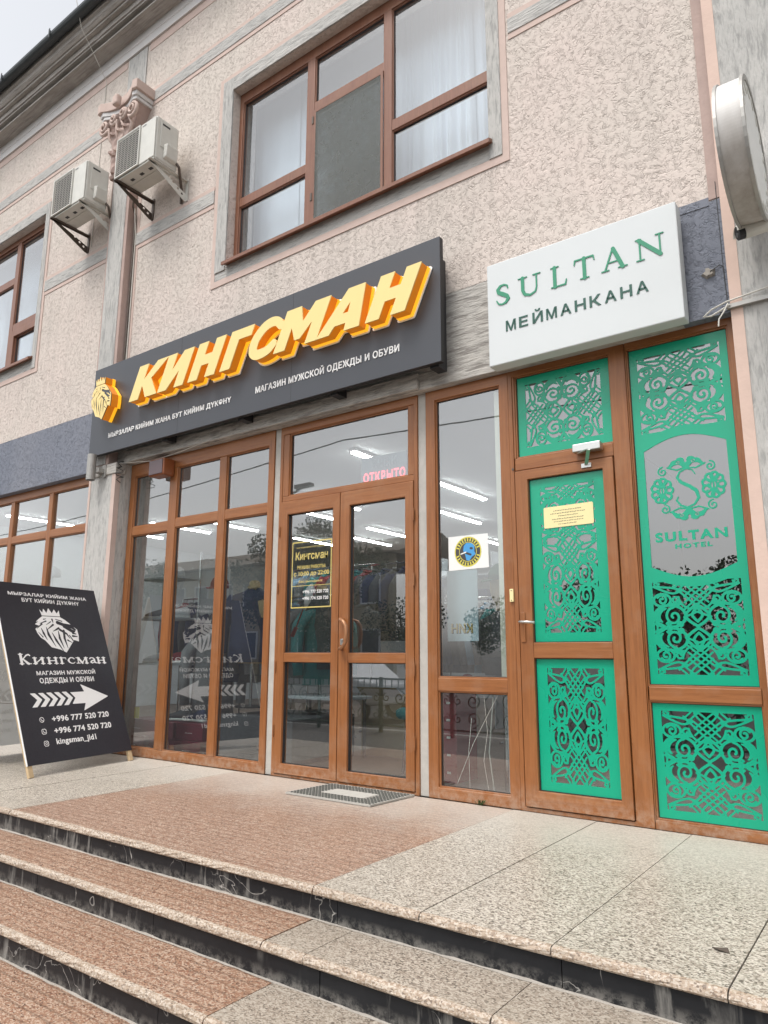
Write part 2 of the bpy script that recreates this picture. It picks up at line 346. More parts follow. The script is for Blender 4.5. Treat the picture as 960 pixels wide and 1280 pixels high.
# ------------------------------------------------------------------ mesh helpers
class MB:
    def __init__(s): s.v = []; s.f = []; s.mi = []; s.cur = 0
    def add(s, vs, fs):
        b = len(s.v); s.v += [tuple(p) for p in vs]; s.f += [tuple(b+i for i in f) for f in fs]; s.mi += [s.cur]*len(fs); return s
    def box(s, x0, x1, y0, y1, z0, z1):
        vs = [(x, y, z) for z in (z0, z1) for y in (y0, y1) for x in (x0, x1)]
        return s.add(vs, [(0, 2, 3, 1), (4, 5, 7, 6), (0, 1, 5, 4), (2, 6, 7, 3), (0, 4, 6, 2), (1, 3, 7, 5)])
    def bar(s, a, b, wx, wy, upv=(0, 0, 1)):
        a, b = Vector(a), Vector(b); d = (b-a).normalized(); u = Vector(upv)
        if abs(d.dot(u)) > .98: u = Vector((0, 1, 0))
        r = d.cross(u).normalized()*wx/2; u = r.cross(d).normalized()*wy/2
        vs = [a-r-u, a+r-u, a+r+u, a-r+u, b-r-u, b+r-u, b+r+u, b-r+u]
        return s.add(vs, [(3, 2, 1, 0), (4, 5, 6, 7), (0, 1, 5, 4), (1, 2, 6, 5), (2, 3, 7, 6), (3, 0, 4, 7)])
    def tube(s, pts, r, n=8, cap=True):
        pts = [Vector(p) for p in pts]; rs = r if isinstance(r, (list, tuple)) else [r]*len(pts); b = len(s.v); prev = None
        for i, p in enumerate(pts):
            d = (pts[min(i+1, len(pts)-1)]-pts[max(i-1, 0)]).normalized()
            u = prev if prev is not None else (Vector((0, 0, 1)) if abs(d.z) < .9 else Vector((1, 0, 0)))
            x = d.cross(u).normalized(); y = x.cross(d).normalized(); prev = y
            for k in range(n):
                a = 2*math.pi*k/n; s.v.append(tuple(p+(x*math.cos(a)+y*math.sin(a))*rs[i]))
        for i in range(len(pts)-1):
            for k in range(n):
                k2 = (k+1) % n; s.f.append((b+i*n+k, b+i*n+k2, b+(i+1)*n+k2, b+(i+1)*n+k)); s.mi.append(s.cur)
        if cap:
            s.f.append(tuple(b+k for k in reversed(range(n)))); s.mi.append(s.cur)
            s.f.append(tuple(b+(len(pts)-1)*n+k for k in range(n))); s.mi.append(s.cur)
        return s
    def extrude_x(s, prof, x0, x1):          # prof: list of (y,z), closed polygon
        n = len(prof); vs = [(x0, y, z) for y, z in prof]+[(x1, y, z) for y, z in prof]
        fs = [(i, (i+1) % n, n+(i+1) % n, n+i) for i in range(n)]+[tuple(reversed(range(n))), tuple(range(n, 2*n))]
        return s.add(vs, fs)
    def loft(s, rings, cap=True):
        n = len(rings[0]); b = len(s.v)
        for r in rings: s.v += [tuple(p) for p in r]
        for i in range(len(rings)-1):
            for k in range(n):
                k2 = (k+1) % n; s.f.append((b+i*n+k, b+i*n+k2, b+(i+1)*n+k2, b+(i+1)*n+k)); s.mi.append(s.cur)
        if cap:
            s.f.append(tuple(b+k for k in reversed(range(n)))); s.mi.append(s.cur)
            s.f.append(tuple(b+(len(rings)-1)*n+k for k in range(n))); s.mi.append(s.cur)
        return s
    def build(s, name, mat, parent=None, bevel=0, smooth=False, label=None, kind=None, recalc=True):
        me = bpy.data.meshes.new(name); off = Vector((0, 0, 0))
        q = parent
        while q is not None: off += q.location; q = q.parent
        me.from_pydata([tuple(Vector(p)-off) for p in s.v], [], s.f)
        mats = mat if isinstance(mat, list) else [mat]
        for k in mats: me.materials.append(m[k] if isinstance(k, str) else k)
        if len(mats) > 1: me.polygons.foreach_set('material_index', s.mi)
        if recalc:
            bm = bmesh.new(); bm.from_mesh(me); bmesh.ops.recalc_face_normals(bm, faces=bm.faces); bm.to_mesh(me); bm.free()
        o = bpy.data.objects.new(name, me); COL.objects.link(o)
        if parent is not None: o.parent = parent
        if smooth: me.polygons.foreach_set('use_smooth', [True]*len(me.polygons))
        if bevel:
            b = o.modifiers.new('bevel', 'BEVEL'); b.width = bevel; b.segments = 2; b.limit_method = 'ANGLE'; b.harden_normals = False
        if label: o['label'] = label
        if kind: o['kind'] = kind
        return o

def ring(mb, o, i, y0, y1):
    """connected rectangular frame: o, i = (x0,x1,z0,z1) outside and inside; horizontals take material slot 1"""
    P = lambda r: [(r[0], r[2]), (r[1], r[2]), (r[1], r[3]), (r[0], r[3])]
    vs = [(x, y, z) for y in (y0, y1) for r in (o, i) for x, z in P(r)]
    fs = []; mi = []
    for k in range(4):
        l = (k+1) % 4; fs += [(k, l, 4+l, 4+k), (8+l, 8+k, 12+k, 12+l), (k, 8+k, 8+l, l), (4+k, 4+l, 12+l, 12+k)]; mi += [1 if k in (0, 2) else 0]*4
    c = mb.cur; mb.add(vs, fs); mb.mi[-16:] = mi; return mb

def thing(name, label, cat, loc=(0, 0, 0), group=None):
    o = bpy.data.objects.new(name, None); COL.objects.link(o); o.location = loc; o.empty_display_size = .1
    o['label'] = label; o['category'] = cat
    if group: o['group'] = group
    return o
def tag(o, label, cat, group=None):
    o['label'] = label; o['category'] = cat
    if group: o['group'] = group
    return o
def struct(o): o['kind'] = 'structure'; return o
def B(name, mat, dims, parent=None, bevel=0, **k): return MB().box(*dims).build(name, mat, parent, bevel, **k)
def dup_tree(o, delta, parent=None):
    c = o.copy(); COL.objects.link(c)
    if parent is None: c.location = o.location+Vector(delta)
    else: c.parent = parent
    for ch in o.children: dup_tree(ch, (0, 0, 0), c)
    return c

# ---- planar shapes by signed distance: union of strokes and polygons, one clean mesh
def sdf_field(shapes, x0, x1, z0, z1, cell):
    nx, nz = int(round((x1-x0)/cell))+1, int(round((z1-z0)/cell))+1
    X, Z = np.meshgrid(np.linspace(x0, x1, nx), np.linspace(z0, z1, nz), indexing='ij')
    F = np.full(X.shape, 1e3); dx = (x1-x0)/(nx-1); dz = (z1-z0)/(nz-1)
    for sh in shapes:
        op = sh[0]; neg = op in ('X', 'x')
        if op in ('s', 'x'):
            pts = np.array(sh[1], float); wd = sh[2]; ws = wd if isinstance(wd, (list, tuple, np.ndarray)) else [wd]*len(pts)
            for (a, b, wa, wb) in zip(pts[:-1], pts[1:], ws[:-1], ws[1:]):
                mg = max(wa, wb)+2.5*cell
                i0 = max(0, int((min(a[0], b[0])-mg-x0)/dx)); i1 = min(nx, int((max(a[0], b[0])+mg-x0)/dx)+2)
                j0 = max(0, int((min(a[1], b[1])-mg-z0)/dz)); j1 = min(nz, int((max(a[1], b[1])+mg-z0)/dz)+2)
                if i0 >= i1 or j0 >= j1: continue
                x = X[i0:i1, j0:j1]-a[0]; z = Z[i0:i1, j0:j1]-a[1]; d = b-a; L = max(1e-12, d@d)
                t = np.clip((x*d[0]+z*d[1])/L, 0, 1); D = np.hypot(x-t*d[0], z-t*d[1])-(wa+(wb-wa)*t)/2
                G = F[i0:i1, j0:j1]
                F[i0:i1, j0:j1] = np.maximum(G, -D) if neg else np.minimum(G, D)
        else:                                  # polygon: 'p' add, 'X' subtract
            P = np.array(sh[1], float); D = np.full(X.shape, 1e3); ins = np.zeros(X.shape, bool)
            for a, b in zip(P, np.roll(P, -1, 0)):
                x = X-a[0]; z = Z-a[1]; d = b-a; L = max(1e-12, d@d); t = np.clip((x*d[0]+z*d[1])/L, 0, 1)
                D = np.minimum(D, np.hypot(x-t*d[0], z-t*d[1]))
                c = (a[1] > Z) != (b[1] > Z)
                with np.errstate(divide='ignore', invalid='ignore'):
                    ins ^= c & (X < (b[0]-a[0])*(Z-a[1])/(b[1]-a[1] if b[1] != a[1] else 1e-12)+a[0])
            D = np.where(ins, -D, D); F = np.maximum(F, -D) if neg else np.minimum(F, D)
    F[0, :] = F[-1, :] = 1e-4+np.abs(F[0, :])*0; F[:, 0] = 1e-4; F[:, -1] = 1e-4
    F[np.abs(F) < 1e-7] = 1e-7
    return X, Z, F
def sdf_mesh(name, shapes, bounds, cell, place, depth, mat, parent=None, back=False, **kw):
    x0, x1, z0, z1 = bounds; X, Z, F = sdf_field(shapes, x0, x1, z0, z1, cell); nx, nz = F.shape; I = F < 0
    V = []; key = {}; faces = []
    def cor(i, j):
        k = (0, i, j)
        if k not in key: key[k] = len(V); V.append((X[i, j], Z[i, j]))
        return key[k]
    def edg(i, j, h):
        k = (1+h, i, j)
        if k not in key:
            i2, j2 = (i+1, j) if h else (i, j+1); a, b = F[i, j], F[i2, j2]; t = a/(a-b)
            key[k] = len(V); V.append((X[i, j]+t*(X[i2, j2]-X[i, j]), Z[i, j]+t*(Z[i2, j2]-Z[i, j])))
        return key[k]
    S = I[:-1, :-1].astype(int)+I[1:, :-1]+I[1:, 1:]+I[:-1, 1:]
    # full cells become long strips
    for i in range(nx-1):
        col = S[i] == 4; j = 0
        while j < nz-1:
            if col[j]:
                k = j
                while k < nz-1 and col[k]: k += 1
                faces.append((cor(i, j), cor(i+1, j), cor(i+1, k), cor(i, k))); j = k
            else: j += 1
    segs = []
    for i, j in zip(*np.where((S > 0) & (S < 4))):
        c = [(i, j), (i+1, j), (i+1, j+1), (i, j+1)]; ed = [(i, j, 1), (i+1, j, 0), (i, j+1, 1), (i, j, 0)]
        ins = [bool(I[p]) for p in c]
        if ins == [True, False, True, False] or ins == [False, True, False, True]:
            for k in range(4):
                if ins[k]: a, b = edg(*ed[k-1]), edg(*ed[k]); faces.append((a, cor(*c[k]), b)); segs.append((b, a))
            continue
        poly = []; cut = []
        for k in range(4):
            if ins[k]: poly.append(cor(*c[k]))
            if ins[k] != ins[(k+1) % 4]: e = edg(*ed[k]); poly.append(e); cut.append((e, ins[k]))
        faces.append(tuple(poly))
        a = [e for e, f in cut if f][0]; b = [e for e, f in cut if not f][0]; segs.append((a, b))
    n = len(V); mb = MB(); vs = [place(x, z, depth) for x, z in V]; fs = [f for f in faces]
    if depth > 0:
        vs += [place(x, z, 0.) for x, z in V]; fs += [(a, n+a, n+b, b) for a, b in segs]
    if back: fs += [tuple(n+k for k in reversed(f)) for f in faces]
    used = sorted({k for f in fs for k in f}); mp = {k: i for i, k in enumerate(used)}
    mb.add([vs[k] for k in used], [tuple(mp[k] for k in f) for f in fs])
    return mb.build(name, mat, parent, recalc=False, **kw)
def facade(y): return lambda u, v, d: (u, y-d, v)

# ---- text with the built-in font, fitted into a box
TXT = {}
def text_polys(body, off=0., spacing=1.):
    k = (body, off, spacing)
    if k in TXT: return TXT[k]
    cu = bpy.data.curves.new('text', 'FONT'); cu.body = body; cu.resolution_u = 4; cu.space_character = spacing; cu.fill_mode = 'FRONT'
    o = bpy.data.objects.new('text', cu); COL.objects.link(o); bpy.context.view_layer.update()
    me = bpy.data.meshes.new_from_object(o.evaluated_get(bpy.context.evaluated_depsgraph_get()))
    vs = [tuple(v.co[:2]) for v in me.vertices]; fs = [tuple(p.vertices) for p in me.polygons]
    bpy.data.objects.remove(o); bpy.data.curves.remove(cu); bpy.data.meshes.remove(me)
    if off:                                   # embolden: push the outline outwards along its normals
        E_c = {}
        for f in fs:
            for a, b in zip(f, f[1:]+f[:1]): E_c[(a, b)] = 1
        nrm = {}
        for a, b in E_c:
            if (b, a) in E_c: continue
            dx, dy = vs[b][0]-vs[a][0], vs[b][1]-vs[a][1]; L = math.hypot(dx, dy)
            if L < 1e-7: continue
            for v in (a, b): q = nrm.setdefault(v, []); q.append((dy/L, -dx/L))
        area = sum((vs[f[1]][0]-vs[f[0]][0])*(vs[f[2]][1]-vs[f[0]][1])-(vs[f[2]][0]-vs[f[0]][0])*(vs[f[1]][1]-vs[f[0]][1]) for f in fs)
        sg_ = 1 if area > 0 else -1
        for v, q in nrm.items():
            x, y = sum(p[0] for p in q), sum(p[1] for p in q); L = math.hypot(x, y)
            if L < .3: continue
            sc_ = off*min(1.6, len(q)/L)/1.0; vs[v] = (vs[v][0]+sg_*x/L*sc_, vs[v][1]+sg_*y/L*sc_)
    TXT[k] = (vs, fs); return vs, fs
def text(name, body, u0, u1, v0, v1, place, mat, parent=None, off=0.02, spacing=1., depth=.002, mirror=False, keepdesc=False, **kw):
    vs, fs = text_polys(body, off, spacing); xs = [v[0] for v in vs]; ys = [v[1] for v in vs]
    X0, X1, Y0, Y1 = min(xs), max(xs), min(ys), max(ys)
    if keepdesc: Y0, Y1 = 0., .73
    P = []
    for x, y in vs:
        fu = (x-X0)/(X1-X0); fu = 1-fu if mirror else fu
        P.append((u0+fu*(u1-u0), v0+(y-Y0)/(Y1-Y0)*(v1-v0)))
    n = len(P); V = [place(a, b, depth) for a, b in P]; cnt = {}
    fs2 = list(fs)
    if depth > .0012:
        V += [place(a, b, 0.) for a, b in P]
        for f in fs:
            for a, b in zip(f, f[1:]+f[:1]): cnt[(a, b)] = 1
        for (a, b) in cnt:
            if (b, a) not in cnt: fs2.append((a, n+a, n+b, b))
    mb = MB(); mb.add(V, fs2); return mb.build(name, mat, parent, recalc=False, **kw)

def tw(body, off, sp):
    vs, _ = text_polys(body, off, sp); return min(v[0] for v in vs), max(v[0] for v in vs), min(v[1] for v in vs), max(v[1] for v in vs)
def words_fit(name, body, u0, u1, v0, v1, place, mat, parent, off, sp, depth, mirror=False):
    """one mesh per word, laid out as the whole line would be"""
    X0, X1, Y0, Y1 = tw(body, off, sp); k = (u1-u0)/(X1-X0); kv = (v1-v0)/(Y1-Y0); pre = ''
    for w_ in body.split(' '):
        full_ = (pre+' '+w_) if pre else w_; e = tw(full_, off, sp)[1]; a_, b_, c_, d_ = tw(w_, off, sp); s0 = e-(b_-a_)
        ua, ub = u0+(s0-X0)*k, u0+(e-X0)*k
        if mirror: ua, ub = u0+u1-ub, u0+u1-ua
        text(name, w_, ua, ub, v0+(c_-Y0)*kv, v0+(d_-Y0)*kv, place, mat, parent, off, sp, depth, mirror); pre = full_
def arc(cx, cz, rx, rz, a0, a1, n=20): return [(cx+rx*math.cos(R(a0+(a1-a0)*i/n)), cz+rz*math.sin(R(a0+(a1-a0)*i/n))) for i in range(n+1)]
def spiral(cx, cz, r0, r1, a0, turns, n=26):
    return [(cx+(r0+(r1-r0)*i/n)*math.cos(R(a0)+2*math.pi*turns*i/n), cz+(r0+(r1-r0)*i/n)*math.sin(R(a0)+2*math.pi*turns*i/n)) for i in range(n+1)]
def rect(x0, x1, z0, z1): return [(x0, z0), (x1, z0), (x1, z1), (x0, z1)]

# ================================================================== THE BUILDING
bld = thing('commercial_building', 'two storey cream stucco building with brown framed shop front above granite steps', 'building', (-5, 0, 0))
def wall_holes(name, mat, x0, x1, z0, z1, y0, y1, holes, parent):
    xs = sorted({x0, x1, *[h[0] for h in holes], *[h[1] for h in holes]}); zs = sorted({z0, z1, *[h[2] for h in holes], *[h[3] for h in holes]})
    solid = lambda i, j: 0 <= i < len(xs)-1 and 0 <= j < len(zs)-1 and not any(h[0] <= xs[i] < h[1] and h[2] <= zs[j] < h[3] for h in holes)
    mb = MB()
    for i in range(len(xs)-1):
        for j in range(len(zs)-1):
            if not solid(i, j): continue
            a, b, c, d = xs[i], xs[i+1], zs[j], zs[j+1]
            mb.add([(a, y0, c), (b, y0, c), (b, y0, d), (a, y0, d)], [(0, 1, 2, 3)]); mb.add([(a, y1, c), (b, y1, c), (b, y1, d), (a, y1, d)], [(3, 2, 1, 0)])
            if not solid(i-1, j): mb.add([(a, y0, c), (a, y0, d), (a, y1, d), (a, y1, c)], [(0, 1, 2, 3)])
            if not solid(i+1, j): mb.add([(b, y0, c), (b, y0, d), (b, y1, d), (b, y1, c)], [(3, 2, 1, 0)])
            if not solid(i, j-1): mb.add([(a, y0, c), (b, y0, c), (b, y1, c), (a, y1, c)], [(3, 2, 1, 0)])
            if not solid(i, j+1): mb.add([(a, y0, d), (b, y0, d), (b, y1, d), (a, y1, d)], [(0, 1, 2, 3)])
    return mb.build(name, mat, parent, recalc=False)
HA = (-4.734, -2.02, 4.40, 6.24); HB = (-11.3, -8.11, 4.33, 6.24)
WX0, WX1 = -14.0, 5.0
wall_holes('wall', 'stucco', WX0, -.60, 3.37, 7.6, -.1, .2, [HA, HB], bld)
wall_holes('wall', 'stucco', 1.2, WX1, -.6, 7.6, -.1, .2, [], bld)
# lintel band over the ground floor
B('lintel_band', 'blue', (WX0, -6.35, -.1, .2, 2.845, 3.368), bld)
B('lintel_board', 'blue', (WX0, -6.5, -.115, .2, 2.71, 2.843), bld, .004)
B('lintel_band', 'weathered', (-6.35, -.86, -.1, .2, 2.71, 3.368), bld, .003)
B('lintel_board', 'weathered', (-6.05, -2.62, -.128, -.1, 2.715, 2.83), bld, .006)
B('lintel_band', 'blue', (-.86, -.60, -.1, .2, 2.71, 3.368), bld)
# left pier and pilaster
B('pier', 'grey_v', (-6.50, -6.06, -.2, .2, -.0, 2.71), bld, .006)
for d in ((-6.115, -6.056, -.204, -.15), (-6.504, -6.47, -.204, -.199)): B('pier_edge_strip', 'pink', (*d, 0, 2.598), bld)
B('pier_collar', 'weathered', (-6.515, -6.045, -.215, -.1, 2.60, 2.705), bld, .006)
B('pilaster', 'pinkd', (-6.55, -6.205, -.2, -.1, 2.712, 6.05), bld, .004)
B('pilaster_panel', 'grey_v', (-6.52, -6.25, -.206, -.2, 2.72, 6.02), bld, .002)
B('pilaster_panel', 'grey_v', (-6.56, -6.22, -.112, -.1, 7.02, 7.58), bld, .002)
# right pier
wall_holes('pier', 'grey_v', -.60, 1.2, -.6, 7.6, -.135, .2, [], bld)
B('pier_edge_strip', 'peach', (-.604, -.545, -.14, -.135, 0, 7.6), bld)
B('wall_edge_strip', 'pinkd', (-.665, -.604, -.108, -.1, 3.40, 7.6), bld)
B('wall_edge_strip', 'blue', (-.665, -.604, -.108, -.1, 2.72, 3.39), bld)
B('blue_paint_patch', 'blue', (-.86, -.667, -.104, -.1, 3.37, 3.42), bld)
# raised bands and window surrounds
def band(x0, x1, z0, z1):
    B('wall_band', 'grey_h', (x0, x1, -.112, -.1, z0+.02, z1-.02), bld, .003)
    for a, b in ((z1-.02, z1+.025), (z0-.025, z0+.02)): B('band_edge_line', 'pink', (x0, x1, -.106, -.1, a, b), bld)
band(-6.20, -.68, 6.76, 6.93); band(-14, -6.60, 6.76, 6.93)
band(-6.20, -4.94, 5.08, 5.26); band(-7.98, -6.56, 5.12, 5.30); band(-1.85, -.68, 5.17, 5.33)
for d in ((WX0, -6.6, 7.50, 7.60), (-6.18, -.68, 7.50, 7.60), (-6.18, -6.13, 3.38, 6.73), (-6.62, -6.565, 3.38, 6.73)): B('pink_line', 'pink', (d[0], d[1], -.105, -.1, d[2], d[3]), bld)
def surround(x0, x1, z0, z1, w, pb=True):
    q = w*.72
    for d, mt in (((x0-w, x0, -.116, -.1, z0-.06, z1+w), 'grey_v'), ((x1, x1+q, -.116, -.1, z0-.14, z1+w), 'grey_v'), ((x0, x1, -.116, -.1, z1, z1+w), 'grey_h')): B('window_surround', mt, d, bld, .003)
    ring(MB(), (x0-w-.05, x1+q+.05, z0-.2, z1+w+.05), (x0-w, x1+q, z0-.14, z1+w), -.108, -.1).build('surround_edge_line', ['pink']*2, bld)
    B('sill_course', 'grey_h', (x0-w, x1, -.105, -.1, z0-.14, z0-.005), bld)
surround(*HA, .14); surround(*HB, .13)
# cornice and gutter
MB().extrude_x([(-.1, 7.60), (-.125, 7.60), (-.125, 7.69), (-.135, 7.70), (-.135, 7.79), (-.1, 7.79)], WX0, WX1).build('cornice_band', 'cornice_w', bld)
rc = random.Random(3)
def ragged(name, mat, y, z0, z1, dep, amp, seed):
    r = random.Random(seed); x = WX0; mb = MB(); n = 230; rings = []
    for i in range(n+1):
        x = WX0+(WX1-WX0)*i/n; a = amp*(r.random()-.4) if r.random() < .6 else 0
        rings.append([(x, y+a, z0+abs(a)*.5), (x, y+a*.6, z1), (x, y+dep, z1), (x, y+dep, z0)])
    return mb.loft(rings).build(name, mat, bld)
B('cornice_soffit', 'cornice', (WX0, WX1, -.30, -.1, 7.79, 7.81), bld)
ragged('cornice_moulding', 'cornice', -.25, 7.80, 7.875, .15, .012, 4)
B('cornice_course', 'cornice', (WX0, WX1, -.32, -.1, 7.875, 7.90), bld)
ragged('cornice_moulding', 'cornice', -.335, 7.90, 7.97, .235, .014, 5)
B('cornice_course', 'cornice', (WX0, WX1, -.385, -.1, 7.97, 8.0), bld, .004)
MB().extrude_x([(-.1, 8.0), (-.40, 8.0), (-.43, 8.03), (-.43, 8.08), (-.455, 8.10), (-.455, 8.205), (-.1, 8.205)], WX0, WX1).build('cornice_fascia', 'cornice', bld)
g = MB()
gring = lambda x, r: [(x, -.515+r*math.cos(R(180+22.5*k)), 8.17+r*math.sin(R(180+22.5*k))) for k in range(9)]+[(x, -.515+(r-.006)*math.cos(R(360-22.5*k)), 8.17+(r-.006)*math.sin(R(360-22.5*k))) for k in range(9)]
g.loft([gring(WX0, .06), gring(WX1, .06)]); g.build('gutter', 'gutter', bld, smooth=False)
for k in range(16):
    x = -13.3+1.15*k; MB().bar((x, -.455, 8.13), (x, -.58, 8.20), .02, .006).box(x-.012, x+.012, -.583, -.577, 8.1, 8.22).build('gutter_bracket', 'gutter', bld)
# roof, floors and back walls keep daylight out
B('roof', 'far_roof', (WX0, WX1, -.40, 12, 8.207, 8.25), bld)
B('upper_floor_slab', 'wall_in', (WX0, WX1, .2, 12, 2.86, 3.36), bld)
B('ceiling', 'ceil', (-11, -1.96, .2, 9.6, 2.78, 2.855), bld)
B('back_wall', 'wall_in', (-11, -1.96, 9.6, 9.75, 0, 2.855), bld)
B('side_wall', 'wall_in', (-11.15, -11, .2, 9.75, 0, 2.855), bld)
B('party_wall', 'wall_in', (-2.085, -1.945, .045, 9.75, 0, 2.855), bld)
B('shop_floor', 'floor_in', (-11, -2.085, .06, 9.6, -.05, -.004), bld)
B('hall_floor', 'floor_in', (-1.945, .9, .06, 4.0, -.05, -.004), bld)
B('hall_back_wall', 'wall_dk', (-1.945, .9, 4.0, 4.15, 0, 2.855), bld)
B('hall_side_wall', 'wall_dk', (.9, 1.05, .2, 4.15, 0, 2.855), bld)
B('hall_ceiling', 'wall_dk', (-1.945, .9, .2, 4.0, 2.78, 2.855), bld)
B('upper_back_wall', 'wall_in', (WX0, WX1, 4.0, 4.15, 3.37, 7.9), bld)
B('upper_ceiling', 'ceil', (WX0, WX1, .2, 4.0, 7.0, 7.1), bld)
for x in (-13.9, -6.6, 4.8): B('upper_side_wall', 'wall_in', (x, x+.12, .2, 4.0, 3.37, 7.0), bld)
B('side_facade', 'stucco', (WX0-.2, WX0, -.1, 12, -.6, 8.15), bld); B('side_facade', 'stucco', (WX1, WX1+.2, -.1, 12, -.6, 8.15), bld)
B('rear_facade', 'stucco', (WX0, WX1, 12, 12.2, -.6, 8.15), bld)
B('plinth', 'blue', (WX0, -6.5, -.07, .2, -.6, .33), bld)

# Corinthian capital on the pilaster
cap = MB(); cx = -6.375; zt = 6.93
def abacus(z0, z1, hw, fr, dip):
    pts = [(-hw, .0), (-hw, -fr), (-hw*.82, -fr-.012)]+[(hw*.82*(-1+2*i/8), -fr+.0-dip*math.sin(math.pi*i/8)*-1) for i in range(1, 8)]+[(hw*.82, -fr-.012), (hw, -fr), (hw, 0)]
    n = len(pts); vs = [(cx+a, -.1+b, z) for z in (z0, z1) for a, b in pts]
    MBx = [(i, (i+1) % n, n+(i+1) % n, n+i) for i in range(n)]+[tuple(reversed(range(n))), tuple(range(n, 2*n))]
    cap.add(vs, MBx)
abacus(6.79, 6.90, .36, .24, .07); ab = cap.build('capital_abacus', 'pink', bld, .006)
cap = MB(); abacus(6.74, 6.79, .33, .215, .07); abacus(6.70, 6.735, .315, .20, .06); cap.build('capital_moulding', 'cornice_w', bld, .004)
bell = MB(); rings = []
for z, hw, fr in ((5.98, .20, .12), (6.02, .21, .13), (6.05, .185, .11), (6.4, .19, .115), (6.6, .24, .14), (6.7, .29, .18)):
    rings.append([(cx-hw, -.1, z), (cx-hw, -.1-fr, z), (cx+hw, -.1-fr, z), (cx+hw, -.1, z)])
bell.loft(rings).build('capital_bell', 'pinkd', bld)
for sx in (-1, 1):
    for (px, pz, rr) in ((.26, 6.60, .085), (.09, 6.63, .062)):
        pts = [(cx+sx*(px+ (rr*(1-.8*i/30))*math.cos(R(200+sx*0+24*i))), -.1-.19-.0012*i, pz+(rr*(1-.8*i/30))*math.sin(R(200+24*i))) for i in range(31)]
        MB().tube([(cx+sx*px*.4, -.235, 6.32)]+[(cx+sx*(px*.8), -.26, 6.47)]+pts, [.02]*3+[.022-.0004*i for i in range(30)], 6).build('capital_volute', 'pink', bld, smooth=True)
for row, (zb, h, n, hw, fr) in enumerate(((6.03, .26, 4, .185, .13), (6.22, .28, 3, .17, .145))):
    for k in range(n):
        lx = cx-hw+2*hw*(k+.5)/n; wl = hw/n*1.05; mb = MB(); rs = []
        for i in range(9):
            t = i/8; ww = wl*(.75+.5*math.sin(math.pi*min(1, t*1.15)))*(1 if t < .85 else (1.6-t)); yy = -.1-fr-.01-.06*max(0, t-.45)**1.2*1.6; z = zb+h*math.sin(min(1, t*1.05)*math.pi*.52)-(.05*max(0, t-.8)*5)
            rs.append([(lx-ww, yy+.02, z), (lx-ww*.5, yy-.012*(i % 2), z), (lx, yy-.022, z), (lx+ww*.5, yy-.012*(i % 2), z), (lx+ww, yy+.02, z), (lx, yy+.035, z)])
        mb.loft(rs).build('capital_leaf', 'pink' if k % 2 else 'pinkd', bld)
B('capital_rosette', 'pink', (cx-.045, cx+.045, -.37, -.30, 6.74, 6.86), bld, .02)

# ------------------------------------------------------------------ windows
def unit(name, x0, x1, z0, z1, verts, rails, panes, fm='frame', gm='glass', fr=(.06, .06, .07, .07), y=0., dep=.035, label=None, kind='window'):
    """outer frame (l, r, bottom, top), mullions (x0,x1,z0,z1), rails (x0,x1,z0,z1), panes"""
    l, r, bt, tp = fr; fh = fm+'_h' if fm == 'frame' else fm
    a = ring(MB(), (x0, x1, z0, z1), (x0+l, x1-r, z0+bt, z1-tp), y-dep, y+dep).build(name, [fm, fh], bld, .004, label=label)
    for v in verts: MB().box(v[0], v[1], y-dep+.002, y+dep, v[2], v[3]).build('mullion', fm, a, .005)
    for v in rails: MB().box(v[0], v[1], y-dep+.004, y+dep, v[2], v[3]).build('transom', fh, a, .005)
    for p in panes:
        MB().box(p[0]-.006, p[1]+.006, y-.004, y+.004, p[2]-.006, p[3]+.006).build('pane', gm, a)
        ring(MB(), (p[0]+.0085, p[1]-.0085, p[2]+.0085, p[3]-.0085), (p[0]+.013, p[1]-.013, p[2]+.013, p[3]-.013), y-.008, y+.008).build('gasket', ['sign_edge']*2, a)
        ring(MB(), (p[0]-.002, p[1]+.002, p[2]-.002, p[3]+.002), (p[0]+.009, p[1]-.009, p[2]+.009, p[3]-.009), y-.022, y+.022).build('glazing_bead', [fm, fh], a, .002)
    return a
# upper window above the signs
UA = (-4.78, -1.99, 4.40, 6.26)
ua = unit('upper_window', -4.80, -1.98, 4.40, 6.27, [(-3.855, -3.765, 4.49, 6.15), (-3.005, -2.925, 4.49, 6.15)],
     [(-4.69, -3.855, 5.01, 5.10), (-3.765, -3.005, 5.585, 5.675), (-2.925, -2.05, 4.99, 5.085)],
     [(-4.69, -3.855, 4.50, 5.01), (-4.69, -3.855, 5.10, 6.14), (-3.765, -3.005, 4.50, 5.585), (-3.765, -3.005, 5.675, 6.14), (-2.925, -2.05, 4.50, 4.99), (-2.925, -2.05, 5.085, 6.14)],
     'frame_u', 'glass_up', (.11, .07, .10, .13), y=.02, label='wide brown upper window with insect screen on its middle casement')
B('insect_screen', 'screen', (-3.735, -3.03, -.022, -.019, 4.52, 5.555), ua)
ring(MB(), (-3.765, -3.005, 4.49, 5.585), (-3.735, -3.03, 4.52, 5.555), -.024, -.016).build('screen_frame', ['frame_u']*2, ua, .003)
for z in (4.7, 5.45): MB().box(-3.775, -3.755, -.03, -.016, z, z+.07).build('hinge', 'darkmetal', ua)
MB().extrude_x([(.0, 4.46), (-.17, 4.385), (-.17, 4.355), (-.155, 4.355), (-.155, 4.37), (.0, 4.40)], -4.72, -1.99).build('sill', 'frame_u', ua)
